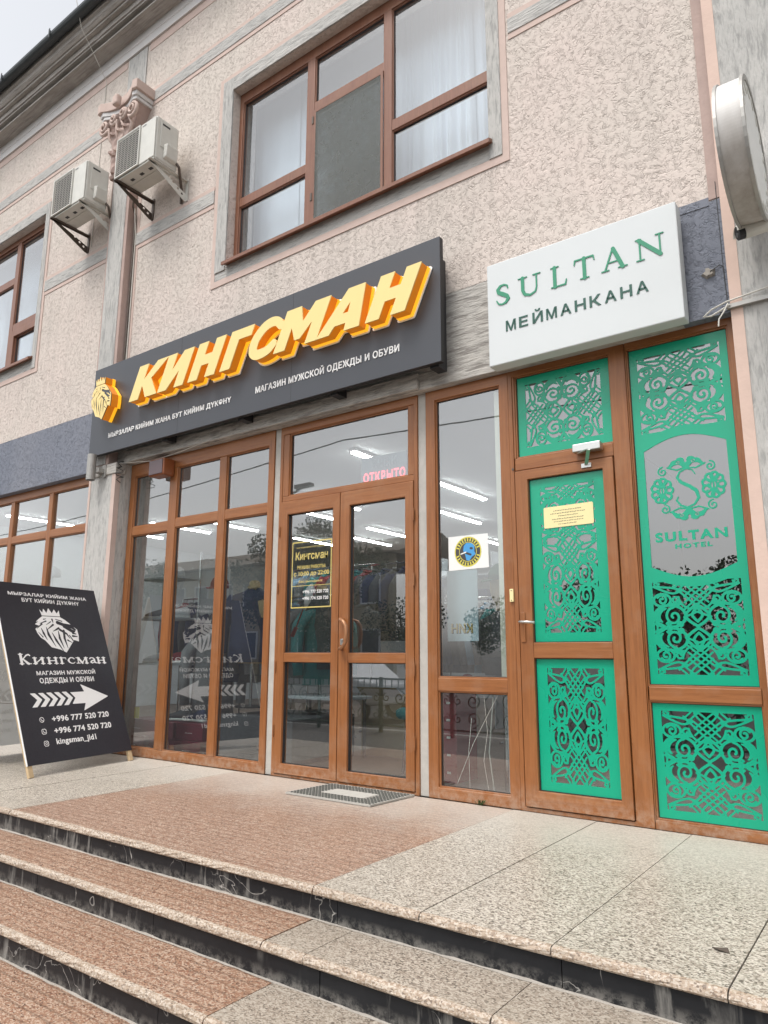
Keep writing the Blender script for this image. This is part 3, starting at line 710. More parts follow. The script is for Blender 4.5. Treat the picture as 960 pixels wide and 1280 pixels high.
ub = unit('upper_window', -11.35, -8.0, 4.30, 6.27, [(-8.97, -8.875, 4.42, 6.17), (-9.78, -9.69, 4.42, 6.17), (-10.58, -10.49, 4.42, 6.17)],
     [(-8.875, -8.06, 4.90, 5.01), (-9.69, -8.97, 5.60, 5.70), (-10.49, -9.78, 4.92, 5.02)],
     [(-8.79, -8.06, 4.43, 4.82), (-8.875, -8.06, 5.01, 6.15), (-9.69, -8.97, 4.43, 5.60), (-9.69, -8.97, 5.70, 6.15), (-10.49, -9.78, 4.43, 4.92), (-10.49, -9.78, 5.02, 6.15)],
     'frame_u', 'glass_up', (.1, .06, .11, .1), y=.02, label='brown upper window left of the air conditioners')
ring(MB(), (-8.875, -8.06, 4.42, 4.90), (-8.79, -8.075, 4.435, 4.82), -.03, .03).build('casement', ['frame_u']*2, ub, .004)
MB().extrude_x([(.0, 4.40), (-.17, 4.325), (-.17, 4.295), (-.155, 4.295), (-.155, 4.31), (.0, 4.34)], -11.3, -8.08).build('sill', 'frame_u', ub)
def curtain(x0, x1, z0, z1, y, amp, n, seed, name='curtain'):
    r = random.Random(seed); N = n*8; ph = [r.uniform(.7, 1.3) for _ in range(n+1)]; mb = MB(); rings = []
    for j in range(7):
        t = j/6; z = z1+(z0-z1)*t; row = []
        for i in range(N+1):
            u = i/N; k = u*n; a = amp*(.35+.65*t)*math.sin(2*math.pi*k+math.sin(k*2.1)*1.2)*ph[int(k) % (n+1)]
            row.append((x0+(x1-x0)*u+.03*t*math.sin(k*1.7+seed), y+a, z))
        rings.append(row)
    b = 0; vs = [p for r_ in rings for p in r_]; W = N+1
    fs = [(j*W+i, j*W+i+1, (j+1)*W+i+1, (j+1)*W+i) for j in range(6) for i in range(N)]
    mb.add(vs, fs); return mb.build(name, 'curtain', None, smooth=True)
for k, (a, b, am, n) in enumerate(((-4.86, -4.25, .006, 3), (-4.32, -3.2, .008, 5), (-3.25, -2.38, .03, 10), (-2.47, -1.85, .028, 7))):
    tag(curtain(a, b, 4.3, 6.5, .22+.012*k+.1, am, n, k+2), ['plain white curtain drawn behind the left pane of the upper window', 'flat white curtain behind the insect screen casement',
        'white sheer curtain in even folds beside the right mullion of the upper window', 'white sheer curtain gathered at the right end of the upper window'][k], 'curtain', 'sheer curtains in the upper windows')
tag(curtain(-11.3, -8.9, 4.3, 6.5, .3, .01, 9, 8), 'white curtain behind the left part of the upper left window', 'curtain', 'sheer curtains in the upper windows')
tag(curtain(-8.8, -8.0, 4.3, 6.5, .33, .006, 3, 9), 'smooth white curtain behind the right pane of the upper left window', 'curtain', 'sheer curtains in the upper windows')

# ground floor, left of the pier
unit('display_window', -10.95, -6.44, .33, 2.71, [(-10.0+.83*k-.04, -10.0+.83*k+.04, .42, 2.62) for k in range(5)], [(-10.87+.83*k+(0 if k == 0 else .04-.0), -10.04+.83*k, 2.125, 2.205) for k in range(5)]+[(-10.87+.83*k+(0 if k == 0 else .04), -10.04+.83*k, 1.02, 1.1) for k in range(5)],
     [(-10.87+.83*k+.03, -10.04+.83*k, a, b) for k in range(5) for a, b in ((.42, 1.02), (1.1, 2.125), (2.205, 2.62))], fr=(.08, .06, .09, .09), gm='glass_s', label='gridded brown window left of the pier')
# shop window between pier and door
unit('display_window', -6.055, -4.09, 0, 2.71, [(-5.445, -5.335, .075, 2.585), (-4.76, -4.67, .075, 2.585)],
     [(-5.985, -5.445, 2.0, 2.085), (-5.335, -4.76, 2.02, 2.10), (-4.67, -4.155, 2.02, 2.10)],
     [(-5.985, -5.445, .075, 2.0), (-5.335, -4.76, .075, 2.02), (-4.67, -4.155, .075, 2.02), (-5.985, -5.445, 2.085, 2.585), (-5.335, -4.76, 2.10, 2.585), (-4.67, -4.155, 2.10, 2.585)],
     fr=(.07, .065, .075, .125), gm='glass_s', label='three bay shop window between the pier and the double door')
B('mastic_strip', 'white_strip', (-4.09, -4.02, -.022, .03, 0, 2.71), bld, .004)
B('mastic_strip', 'white_strip', (-2.685, -2.615, -.022, .03, 0, 2.71), bld, .004)
# double door
fan = unit('door_frame', -4.02, -2.685, 0.0, 2.71, [], [(-3.99, -2.715, 2.085, 2.13)], [(-3.925, -2.765, 2.13, 2.645)], fr=(.03, .03, .018, .065), gm='glass_s', label='door frame with a wide fanlight pane')
for q in ((-3.99, -3.925), (-2.765, -2.715)): B('fanlight_stile', 'frame', (*q, -.031, .03, 2.13, 2.645), fan, .004)
def leaf(x0, x1, gx0, gx1, z0, ztop, zg, name, label, gm, zm=(.831, .901), gt=1.975, mat='frame', y=-.01):
    a = ring(MB(), (x0, x1, z0, ztop), (gx0, gx1, zg, gt), y-.034, y+.03).build(name, [mat, mat+'_h'], bld, .004, label=label)
    MB().box(gx0, gx1, y-.033, y+.03, *zm).build('leaf_rail', mat+'_h', a, .004)
    for c, d in ((zg, zm[0]), (zm[1], gt)):
        MB().box(gx0-.006, gx1+.006, y-.004, y+.004, c-.006, d+.006).build('pane', gm, a)
        ring(MB(), (gx0-.003, gx1+.003, c-.003, d+.003), (gx0+.005, gx1-.005, c+.005, d-.005), y-.014, y+.014).build('gasket', ['sign_edge']*2, a)
    return a
L1 = leaf(-3.988, -3.378, -3.915, -3.445, .022, 2.083, .095, 'door_leaf', 'left leaf of the double door with gold lettering on its glass', 'glass_s')
L2 = leaf(-3.372, -2.717, -3.284, -2.786, .022, 2.083, .095, 'door_leaf', 'right leaf of the double door with a curved pull handle', 'glass_s')
pts = [(-3.335, -.045, 1.135), (-3.325, -.085, 1.135), (-3.29, -.098, 1.125), (-3.262, -.10, 1.09), (-3.255, -.10, 1.03), (-3.262, -.10, .975), (-3.29, -.098, .94), (-3.325, -.085, .93), (-3.335, -.045, .93)]
MB().tube(pts, .013, 10).build('door_handle', plain('bronze_handle', (.36, .17, .08), .35, .3, .1, 20), L2, smooth=True)
MB().box(-3.35, -3.325, -.05, -.043, .955, 1.0).tube([(-3.337, -.056, .99), (-3.337, -.044, .99)], .009, 10).build('lock', 'steel', L2)
for lf, x in ((L1, -3.992), (L2, -2.712)):
    for z in (.28, .75, 1.35, 1.8): MB().tube([(x, -.05, z), (x, -.05, z+.085)], .007, 8).tube([(x, -.05, z+.02), (x, -.05, z+.024)], .0085, 8).build('hinge', 'frame', lf)
# opening hours film on the left leaf
P6 = facade(-.0145)
gf = sdf_mesh('opening_hours_border', [('s', rect(-3.874, -3.478, 1.24, 1.745)+[(-3.874, 1.24)], .009), ('s', [(-3.87, 1.405), (-3.48, 1.405)], .004), ('s', [(-3.80, 1.585), (-3.56, 1.585)], .003)], (-3.885, -3.468, 1.23, 1.755), .0035, P6, 0, 'gold', L1)
for body, a, b, c, d, mt, off in (('МАГАЗИН МУЖСКОЙ ОДЕЖДЫ', -3.83, -3.53, 1.695, 1.710, 'gold', .01), ('Кингсман', -3.84, -3.51, 1.605, 1.668, 'gold', .018),
      ('РЕЖИМ РАБОТЫ:', -3.82, -3.53, 1.535, 1.562, 'gold', .02), ('с 10:00 до 22:00', -3.855, -3.495, 1.475, 1.515, 'gold', .02), ('Без выходных', -3.80, -3.56, 1.425, 1.448, 'gold', .01),
      ('+996 777 520 720', -3.76, -3.50, 1.345, 1.37, 'print_white', .01), ('+996 774 520 720', -3.76, -3.50, 1.295, 1.32, 'print_white', .01)):
    text('opening_hours_lettering', body, a, b, c, d, P6, mt, L1, off, depth=.0008)
# tall side window
tall = unit('side_window', -2.615, -1.975, 0, 2.71, [], [(-2.54, -2.04, .66, .744)], [(-2.54, -2.04, .068, .66), (-2.54, -2.04, .744, 2.635)], fr=(.075, .065, .068, .075), gm='glass_s', label='tall narrow side window with a round sticker')
B('blind_edge', 'cream_strip', (-2.10, -2.042, .012, .02, .746, 2.633), tall)
MB().tube([(-2.17, .012, .07), (-2.2, .012, .3), (-2.16, .012, .655)], .004, 6).build('loose_seal', 'wire', tall)
# cracked lower pane: thin bright crack lines
for pts in ([(-2.2, .08), (-2.23, .25), (-2.2, .42), (-2.22, .65)], [(-2.42, .1), (-2.30, .35), (-2.18, .55), (-2.12, .65)], [(-2.33, .07), (-2.335, .3), (-2.31, .5)]):
    sdf_mesh('glass_crack', [('s', pts, .0022)], (-2.54, -2.04, .068, .66), .0022, facade(-.0048), 0, 'offwhite', tall)

# ------------------------------------------------------------------ hotel front with green fretwork film
hot = unit('hotel_door_frame', -1.975, -1.212, 0.0, 2.71, [], [(-1.943, -1.311, 2.036, 2.118)], [(-1.932, -1.305, 2.118, 2.67)], fr=(.028, .098, .022, .04), gm='glass_h', label='hotel door frame with a green fretwork pane over the door')
B('frame_stile', 'frame', (-1.947, -1.932, -.03, .03, 2.118, 2.67), hot, .003)
hp = unit('hotel_side_window', -1.209, -.602, 0.0, 2.71, [], [(-1.2, -.65, .65, .725)], [(-1.205, -.648, .045, .65), (-1.205, -.648, .725, 2.672)], fr=(.004, .045, .045, .038), gm='glass_h', label='tall hotel window with green fretwork round an oval emblem')
HD = leaf(-1.94, -1.315, -1.855, -1.377, .028, 2.03, .12, 'hotel_door_leaf', 'brown hotel door filled with green fretwork', 'glass_h', (.871, .963), 1.968, y=-.012)
def motif(cx, zc, W, H, sw, full=True, net=3):
    """one ornamental block centred at (cx, zc), half width W, half height H; mirrored both ways"""
    S = []
    def q(pts, w=sw):
        if 3 <= len(pts) <= 8:                  # round the drawn polyline off
            P_, W_2 = [], []; wl = w if isinstance(w, list) else [w]*len(pts)
            for i in range(len(pts)-1):
                p0, p1, p2, p3 = pts[max(0, i-1)], pts[i], pts[i+1], pts[min(len(pts)-1, i+2)]
                for j in range(4):
                    t = j/4; P_.append(tuple(.5*((2*p1[k_])+(-p0[k_]+p2[k_])*t+(2*p0[k_]-5*p1[k_]+4*p2[k_]-p3[k_])*t*t+(-p0[k_]+3*p1[k_]-3*p2[k_]+p3[k_])*t**3) for k_ in (0, 1))); W_2.append(wl[i]+(wl[i+1]-wl[i])*t)
            P_.append(pts[-1]); W_2.append(wl[-1]); pts, w = P_, W_2
        for sx in (-1, 1):
            for sz in (-1, 1): S.append(('s', [(cx+sx*x*W, zc+sz*z*H) for x, z in pts], w))
    k = W/H
    # interlaced centre
    q([(0, .02), (.12, .09), (.24, .19), (.25, .29), (.13, .40), (0, .49)], sw*1.1)
    q([(0, .12), (.09, .21), (.11, .28), (.06, .36), (0, .42)], sw)
    q([(0, .47), (.14, .58), (.28, .70), (.42, .82), (.5, .90)], sw*.8); q([(0, .47), (.12, .40), (.26, .44), (.36, .55), (.40, .66)], sw*.8)
    for j, z0 in enumerate((.60, .74, .87)):
        q([(0, z0), (.16*1, z0+.115), (.16*(2 if z0 < .7 else 1.6), min(1, z0+.23))], sw*.72)
        q([(0, z0), (.14, z0-.105), (.27, z0-.21)], sw*.72)
    q([(.16, .99), (.30, .885), (.43, .77)], sw*.72); q([(.33, .99), (.44, .90)], sw*.72)
    # big double scroll beside the middle
    q([(x, z) for x, z in arc(.62, .25, .36, .235, -62, 245, 26)], sw*1.15)
    q([(x, z) for x, z in arc(.66, .25, .235, .165, -50, 80, 12)], [sw*.6+sw*1.2*math.sin(math.pi*i/12) for i in range(13)])
    q(spiral(.53, .235, .20, .035, 90, -1.35, 24), sw*.95); q([(.30, .22), (.18, .26), (.0, .33)], sw*.8)
    q(spiral(.40, .085, .07, .02, 200, 1.0, 12), sw*.75); q(spiral(.66, .065, .06, .015, 20, 1.0, 12), sw*.75)
    q([(.50, .0), (.80, .02), (1.0, .09)], [sw*1.8, sw, sw*.6]); q([(.93, .0), (.96, .16), (1.0, .30)], sw*.8)
    # small scroll
    q(arc(.78, .60, .20, .135, 0, 360, 22), sw); q(spiral(.78, .60, .12, .03, 30, 1.25, 18), sw*.9)
    q(spiral(.47, .585, .10, .03, 250, -1.2, 14), sw*.85); q([(.36, .50), (.47, .51), (.58, .52)], sw*.8)
    # leaf
    q([(.30, .80), (.50, .74), (.70, .79), (.96, .90)], sw*.85); q([(.30, .80), (.48, .85), (.70, .88), (.96, .90)], sw*.85)
    q(spiral(.90, .965, .07, .02, 180, 1.0, 12), sw*.75)
    return S
def panel(name, gx0, gx1, gz0, gz1, hx0, hx1, hz0, hz1, blocks, y, parent, extra=(), label=None):
    S = []
    W = (hx1-hx0)/2; c = (hx0+hx1)/2
    for zc, H in blocks: S += motif(c, zc, W, H, .0132)
    F = [('p', rect(gx0, gx1, gz0, gz1)), ('X', rect(hx0, hx1, hz0, hz1))]+S
    F += list(extra)
    # keep strokes that overshoot the opening inside the sheet
    return sdf_mesh(name, F, (gx0-.0001, gx1+.0001, gz0-.0001, gz1+.0001), .0036, facade(y), .003, 'green', parent, back=True, label=label)
panel('fretwork_film', -1.855, -1.377, .12, .871, -1.785, -1.445, .175, .815, [(.495, .32)], -.0165, HD, label='lower green fretwork film')
panel('fretwork_film', -1.855, -1.377, .963, 1.968, -1.785, -1.445, 1.02, 1.905, [(1.74, .165+.0), (1.295, .28)], -.0165, HD, label='upper green fretwork film')
# pane over the door: the ornament lies on its side
def motif_side(cx, zc, W, H, sw):
    return [('s', [(cx+(z-zc)*1.0, zc+(x-cx)) for x, z in pts], w) for _, pts, w in motif(cx, zc, H, W, sw)]
top = [('p', rect(-1.932, -1.305, 2.118, 2.67)), ('X', rect(-1.865, -1.372, 2.185, 2.605))]+motif_side(-1.6185, 2.395, .2465, .21, .0125)
sdf_mesh('fretwork_film', top, (-1.9321, -1.3049, 2.1179, 2.6701), .0036, facade(-.0045), .003, 'green', hot, back=True, label='green fretwork film over the hotel door')
panel('fretwork_film', -1.205, -.648, .045, .65, -1.15, -.70, .10, .60, [(.35, .25)], -.0045, hp, label='low green fretwork film beside the hotel door')
# tall film with the oval emblem window
Wc = -.9265
ov = arc(Wc, 1.80, 1, 1, 0, 0, 1)
opn = [(-1.145, 1.37)]+[(-1.145+.437*i/16, 1.37-.062*math.sin(math.pi*i/16)) for i in range(1, 16)]+[(-.708, 1.37)]+[(-.708, 2.035)]+[(-.708-.437*i/16, 2.035+.065*math.sin(math.pi*i/16)) for i in range(1, 16)]+[(-1.145, 2.035)]
tallS = [('p', rect(-1.205, -.648, .725, 2.672)), ('X', rect(-1.15, -.70, .79, 1.285)), ('X', rect(-1.15, -.70, 2.14, 2.60))]+motif(Wc, 1.0375, .225, .2475, .0138)+motif(Wc, 2.37, .225, .23, .0138)
tallS += [('s', [(-1.16+.467*i/16, 1.345-.062*math.sin(math.pi*i/16)) for i in range(17)], .06), ('s', [(-1.16+.467*i/16, 2.062+.065*math.sin(math.pi*i/16)) for i in range(17)], .06), ('X', opn)]
sdf_mesh('fretwork_film', tallS, (-1.2051, -.6479, .7249, 2.6721), .0036, facade(-.0045), .003, 'green', hp, back=True, label='tall green fretwork film with an oval opening')
E_ = []; ex, ez = -.925, 1.795
E_ += [('s', [(ex+.045, ez+.075), (ex+.03, ez+.10), (ex, ez+.11), (ex-.035, ez+.095), (ex-.05, ez+.065), (ex-.03, ez+.035), (ex+.01, ez+.01), (ex+.045, ez-.02), (ex+.055, ez-.06), (ex+.03, ez-.095), (ex-.005, ez-.108), (ex-.04, ez-.095), (ex-.06, ez-.065), (ex-.052, ez-.045)], [.006, .006, .008, .009, .013, .018, .02, .02, .015, .010, .010, .012, .010, .006])]
rr = random.Random(5)
for s in (-1, 1):
    for k in range(9):                                    # round floral clusters left and right
        a = 2*math.pi*k/9; E_.append(('s', arc(ex+s*.135+.04*math.cos(a), ez+.052*math.sin(a), .019, .019, 0, 360, 10), .013))
    E_ += [('s', arc(ex+s*.135, ez, .02, .028, 0, 360, 12), .015), ('s', [(ex+s*.135, ez-.05), (ex+s*.135, ez+.05)], .008)]
    for sz in (-1, 1):
        E_.append(('s', [(ex, ez+sz*.125), (ex+s*.03, ez+sz*.155), (ex+s*.065, ez+sz*.15), (ex+s*.09, ez+sz*.125)], [.03, .03, .026, .012]))
        E_.append(('s', spiral(ex+s*.125, ez+sz*.108, .028, .006, 90 if s > 0 else 90, -1.3*s*sz, 16), .008))
        E_.append(('s', [(ex, ez+sz*.118), (ex+s*.05, ez+sz*.108), (ex+s*.1, ez+sz*.128)], .008))
        E_.append(('s', arc(ex+s*.028, ez+sz*.162, .018, .012, 0, 360, 10), .008))
E_ += [('x', arc(ex+s*.04, ez+sz*.15, .009, .006, 0, 360, 8), .004) for s in (-1, 1) for sz in (-1, 1)]
E_ += [('x', [(ex+s*.135+a, ez+b), (ex+s*.135+a*1.3, ez+b*1.3)], .006) for s in (-1, 1) for a, b in ((.02, .012), (-.02, .012), (.02, -.02), (-.02, -.02))]
sdf_mesh('hotel_emblem', E_, (-1.13, -.72, 1.6, 1.99), .0032, facade(-.0045), .003, 'green', hp, back=True, label='green S emblem in a floral wreath')
text('emblem_lettering', 'SULTAN', -1.115, -.742, 1.505, 1.56, facade(-.0045), 'green', hp, .045, 1.25, .003)
text('emblem_lettering', 'HOTEL', -1.012, -.822, 1.463, 1.49, facade(-.0045), 'green', hp, .045, 1.35, .003)
# hotel door fittings
MB().box(-1.93, -1.90, -.054, -.046, .965, 1.145).build('handle_plate', 'frame', HD, .003)
MB().tube([(-1.915, -.05, 1.085), (-1.915, -.10, 1.085), (-1.90, -.108, 1.085), (-1.815, -.105, 1.08)], .008, 8).build('door_lever', 'steel', HD, smooth=True)
MB().box(-1.535, -1.365, -.10, -.045, 2.075, 2.125).build('door_closer', 'steel', HD, .006)
MB().bar((-1.50, -.085, 2.068), (-1.40, -.20, 2.05), .022, .007).bar((-1.40, -.20, 2.05), (-1.47, -.055, 2.0), .02, .006).box(-1.50, -1.44, -.056, -.046, 1.985, 2.01).build('closer_arm', 'steel', HD)
MB().box(-2.0, -1.975, -.05, -.035, 1.21, 1.29).build('magnetic_switch', 'notice', hot, .003)
for z in (1.22, 1.28): MB().tube([(-1.9875, -.0525, z), (-1.9875, -.049, z)], .003, 6).build('screw', 'ink', hot)
MB().tube([(-1.955, -.04, 2.05), (-1.955, -.034, 2.05)], .008, 10).build('lock_plug', 'darkmetal', hot)

# ================================================================== PLATFORM, STEPS, GROUND
plat = struct(thing('entrance_platform', '', '', (-3, -1, 0))); del plat['label']; del plat['category']
SH = .12; NOSE = [-1.81, -2.08, -2.385, -2.69, -3.0]; JX = 2.0
rg = random.Random(11)
def slab(x0, x1, y0, y1, zt, th, mat, name='granite_slab', g=.0022, lip=True):
    """granite slab with a chiselled, slightly rounded front lip; y0 is the front edge"""
    dz = rg.uniform(-.0012, .0012); z = zt+dz; mb = MB(); a, b = x0+g, x1-g
    if not lip: return MB().box(a, b, y0+g, y1-g, zt-th, z).build(name, mat, plat, .002)
    prof = [(y1-g, zt-th), (y0+.004, zt-th), (y0, zt-th+.006), (y0, z-.016), (y0+.004, z-.006), (y0+.011, z-.001), (y0+.022, z), (y1-g, z)]
    n = len(prof); nx = max(2, int((b-a)/.035)); rings = []
    for i in range(nx+1):
        x = a+(b-a)*i/nx; j = [(yy+(rg.uniform(-.003, .003) if 2 <= k <= 5 else 0), zz+(rg.uniform(-.002, .0012) if 3 <= k <= 5 else 0)) for k, (yy, zz) in enumerate(prof)]
        rings.append([(x, yy, zz) for yy, zz in j])
    mb.v = []; 
    for r_ in rings: mb.v += r_
    for i in range(nx):
        for k in range(n):
            k2 = (k+1) % n; mb.f.append((i*n+k, i*n+k2, (i+1)*n+k2, (i+1)*n+k)); mb.mi.append(1 if 1 <= k <= 5 else 0)
    mb.f += [tuple(reversed(range(n))), tuple(nx*n+k for k in range(n))]; mb.mi += [0, 0]
    return mb.build(name, [mat, 'g_lip'], plat)
# landing: beige slabs on the right, reddish grooved slabs before the double door, beige again on the left
xs = [2.0, 1.5, 1.0, .5, 0.0, -.52, -1.028, -1.52, -2.018]
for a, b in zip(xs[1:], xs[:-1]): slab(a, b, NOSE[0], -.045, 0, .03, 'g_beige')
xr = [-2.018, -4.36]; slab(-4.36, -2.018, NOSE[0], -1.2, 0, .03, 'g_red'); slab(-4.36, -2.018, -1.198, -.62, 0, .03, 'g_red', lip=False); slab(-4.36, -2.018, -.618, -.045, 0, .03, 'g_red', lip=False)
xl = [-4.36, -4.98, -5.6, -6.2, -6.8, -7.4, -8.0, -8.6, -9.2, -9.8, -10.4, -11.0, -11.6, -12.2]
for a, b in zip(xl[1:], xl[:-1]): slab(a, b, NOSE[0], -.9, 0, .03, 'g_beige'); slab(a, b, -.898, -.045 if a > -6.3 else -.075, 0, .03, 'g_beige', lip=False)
for k in range(1, 5):
    zt = -SH*k; yb = NOSE[k-1]+.012; y0 = NOSE[k]; th = .03
    bx = [2.0, 1.2, .35, -.5, -1.1] + ([-1.82, -2.02] if k == 1 else [-1.96] if k == 2 else [-1.6, -2.1])
    for a, b in zip(bx[1:], bx[:-1]): slab(a, b, y0, yb, zt, th, 'g_bstep', 'step_slab')
    x = bx[-1]; w_ = 1.9
    while x > -9: slab(max(x-w_, -9.2), x, y0, yb, zt, th, 'g_step', 'step_slab'); x -= w_
    
rx = random.Random(2)
for k in range(5):
    x = 2.0; zt = -SH*k-.03; zb = -SH*(k+1); yf = NOSE[k]+.014
    while x > -12.2:
        w_ = rx.choice([.6, .9, 1.2, .75]); a = max(x-w_, -12.2)
        MB().box(a+.0015, x-.0015, yf+rx.uniform(-.0015, .0015), yf+.03, zb+.002, zt-.0005).build('riser_panel', 'riser', plat, .0015); x -= w_
    # mortar fillet at the foot of the riser
    mb = MB(); n = 260; rings = []
    for i in range(n+1):
        xx = 2.0-14.2*i/n; h = .003+.006*rx.random()*(.4+.6*math.sin(i*.13)**2); d = .004+.008*rx.random()
        rings.append([(xx, yf+.005, zb+.0005), (xx, yf-d, zb+.0005), (xx, yf-d*.3, zb+h*.7), (xx, yf+.005, zb+h)])
    mb.loft(rings).build('mortar_fillet', 'mortar', plat)
B('platform_core', 'paving', (-12.2, 2.0, -1.74, -.03, -.59, -.031), plat)
for k in range(1, 5): B('step_core', 'paving', (-12.2, 2.0, NOSE[k]+.05, NOSE[k-1]+.045, -.59, -SH*k-.031), plat)
gd = struct(MB().add([(-400, -400, -.62), (400, -400, -.62), (400, 400, -.62), (-400, 400, -.62)], [(0, 1, 2, 3)]).build('ground', 'paving'))
pv = struct(B('pavement', 'paving', (-60, 40, -8.0, -3.0, -.616, -.60), None))
for k in range(40): B('kerb_stone', 'kerb', (-40+1.5*k+.004, -38.5+1.5*k-.004, -8.16, -8.004, -.616, -.595), pv, .01)
struct(MB().add([(-120, -17, -.712+.1), (120, -17, -.612), (120, -8.2, -.612), (-120, -8.2, -.612)], [(0, 1, 2, 3)]).build('road', 'asphalt'))

# ================================================================== SIGNS
SY = -.28
sg = thing('shop_sign', 'long dark grey shop sign with raised cream and amber Cyrillic letters over the door', 'sign', (-4.35, SY, 2.8))
SB = (-6.425, -2.33, 2.795, 3.706)
B('sign_panel', 'sign', (SB[0], SB[1], SY, SY+.008, SB[2], SB[3]), sg, .002)
ring(MB(), (SB[0]+.001, SB[1]-.001, SB[2]+.001, SB[3]-.001), (SB[0]+.03, SB[1]-.03, SB[2]+.03, SB[3]-.03), SY+.008, SY+.045).build('sign_rim', ['sign_edge']*2, sg)
for x in (-6.28, -5.3, -4.3, -3.3, -2.42):
    if x > -6.2: B('bracket', 'sign_edge', (x-.025, x+.045, SY+.046, -.13, 2.78, 3.60), sg)
# thin seams between the composite sheets of the panel
for x in (-5.06, -3.69): B('panel_seam', 'sign_edge', (x-.0012, x+.0012, SY-.0006, SY, SB[2], SB[3]), sg)
SHR = .45; LZ0, LZ1 = 3.172, 3.483; H_ = LZ1-LZ0
def L2w(pts, x0, wd): return [(x0+px*wd+SHR*pz*H_, LZ0+pz*H_) for px, pz in pts]
def bar_(x): return x
GL = {
 'К': (-5.635, .40, [('p', [(0, 0), (.33, 0), (.33, 1), (0, 1)]), ('p', [(.25, .42), (.66, 1), (1.04, 1), (.60, .53), (1.0, 0), (.60, 0), (.36, .36), (.25, .36)])]),
 'И': (-5.215, .345, [('p', [(0, 0), (.33, 0), (.33, .50), (.67, 1), (1, 1), (1, 0), (.67, 0), (.67, .50), (.33, 0), (.33, 0), (.0, 0)]), ('p', [(0, 0), (.34, 0), (.34, 1), (0, 1)]), ('p', [(.66, 0), (1, 0), (1, 1), (.66, 1)]), ('p', [(.30, 0.0), (.34, .0), (.70, .62), (.70, 1), (.62, 1), (.30, .42)])]),
 'Н': (-4.80, .335, [('p', [(0, 0), (.35, 0), (.35, 1), (0, 1)]), ('p', [(.65, 0), (1, 0), (1, 1), (.65, 1)]), ('p', [(.3, .37), (.7, .37), (.7, .64), (.3, .64)])]),
 'Г': (-4.395, .26, [('p', [(0, 0), (.45, 0), (.45, 1), (0, 1)]), ('p', [(0, .74), (1.0, .74), (1.0, 1), (0, 1)])]),
 'С': (-4.11, .315, [('s', None, None)]),
 'М': (-3.775, .44, [('p', [(0, 0), (.26, 0), (.26, 1), (0, 1)]), ('p', [(.74, 0), (1, 0), (1, 1), (.74, 1)]), ('p', [(.18, 1), (.34, 1), (.5, .58), (.66, 1), (.82, 1), (.78, .62), (.56, .18), (.44, .18), (.22, .62)])]),
 'А': (-3.335, .40, [('p', [(-.0, 0), (.30, 0), (.62, .78), (.64, 1), (.42, 1)]), ('p', [(.66, 0), (1.0, 0), (.80, 1), (.50, 1), (.58, .7)]), ('p', [(.22, .18), (.80, .18), (.78, .42), (.32, .42)])]),
}
def glyph(ch, x0=None):
    d = GL[ch]; x = d[0] if x0 is None else x0; wd = d[1]
    if ch == 'С':
        c = [(.98, .71), (.80, .84), (.58, .875), (.36, .80), (.20, .60), (.17, .42), (.22, .24), (.38, .135), (.60, .125), (.80, .17), (.93, .29)]
        ws = [.22, .23, .25, .26, .27, .28, .27, .26, .25, .23, .20]; C_, W2 = [], []
        for i in range(len(c)-1):
            p0, p1, p2, p3 = c[max(0, i-1)], c[i], c[i+1], c[min(len(c)-1, i+2)]
            for j in range(5):
                t = j/5; C_.append(tuple(.5*((2*p1[k])+(-p0[k]+p2[k])*t+(2*p0[k]-5*p1[k]+4*p2[k]-p3[k])*t*t+(-p0[k]+3*p1[k]-3*p2[k]+p3[k])*t**3) for k in (0, 1))); W2.append(H_*(ws[i]+(ws[i+1]-ws[i])*t))
        C_.append(c[-1]); W2.append(H_*ws[-1])
        return [('s', L2w(C_, x, wd), W2)]
    return [(s_[0], L2w(s_[1], x, wd)) for s_ in d[2]]
def grow(sh, g):
    out = []
    for s_ in sh:
        if s_[0] == 'p': out += [s_, ('s', s_[1]+[s_[1][0]], 2*g)]
        else: out.append(('s', s_[1], [w_+2*g for w_ in s_[2]]))
    return out
jj = 0
for ch, x0 in (('К', None), ('И', None), ('Н', None), ('Г', None), ('С', None), ('М', None), ('А', None), ('Н', -2.878)):
    jj += 1; SJ = SY-.0007*(jj % 2); S = glyph(ch, x0); xx = x0 if x0 is not None else GL[ch][0]; wd = GL[ch][1]
    bd = (xx-.05, xx+wd*1.05+.2, LZ0-.04, LZ1+.04)
    par = sdf_mesh('sign_letter', S, bd, .0042, facade(SJ-.040), .070, 'amber', sg)
    sdf_mesh('letter_face', grow(S, .002), bd, .0035, facade(SJ-.11), .008, 'cream', par)
    sdf_mesh('letter_base', grow(S, .003), bd, .005, facade(SJ-.009), .031, 'yellow', par)
    sdf_mesh('letter_backing', grow(S, .016), bd, .006, facade(SJ-.002), .007, 'white', par)
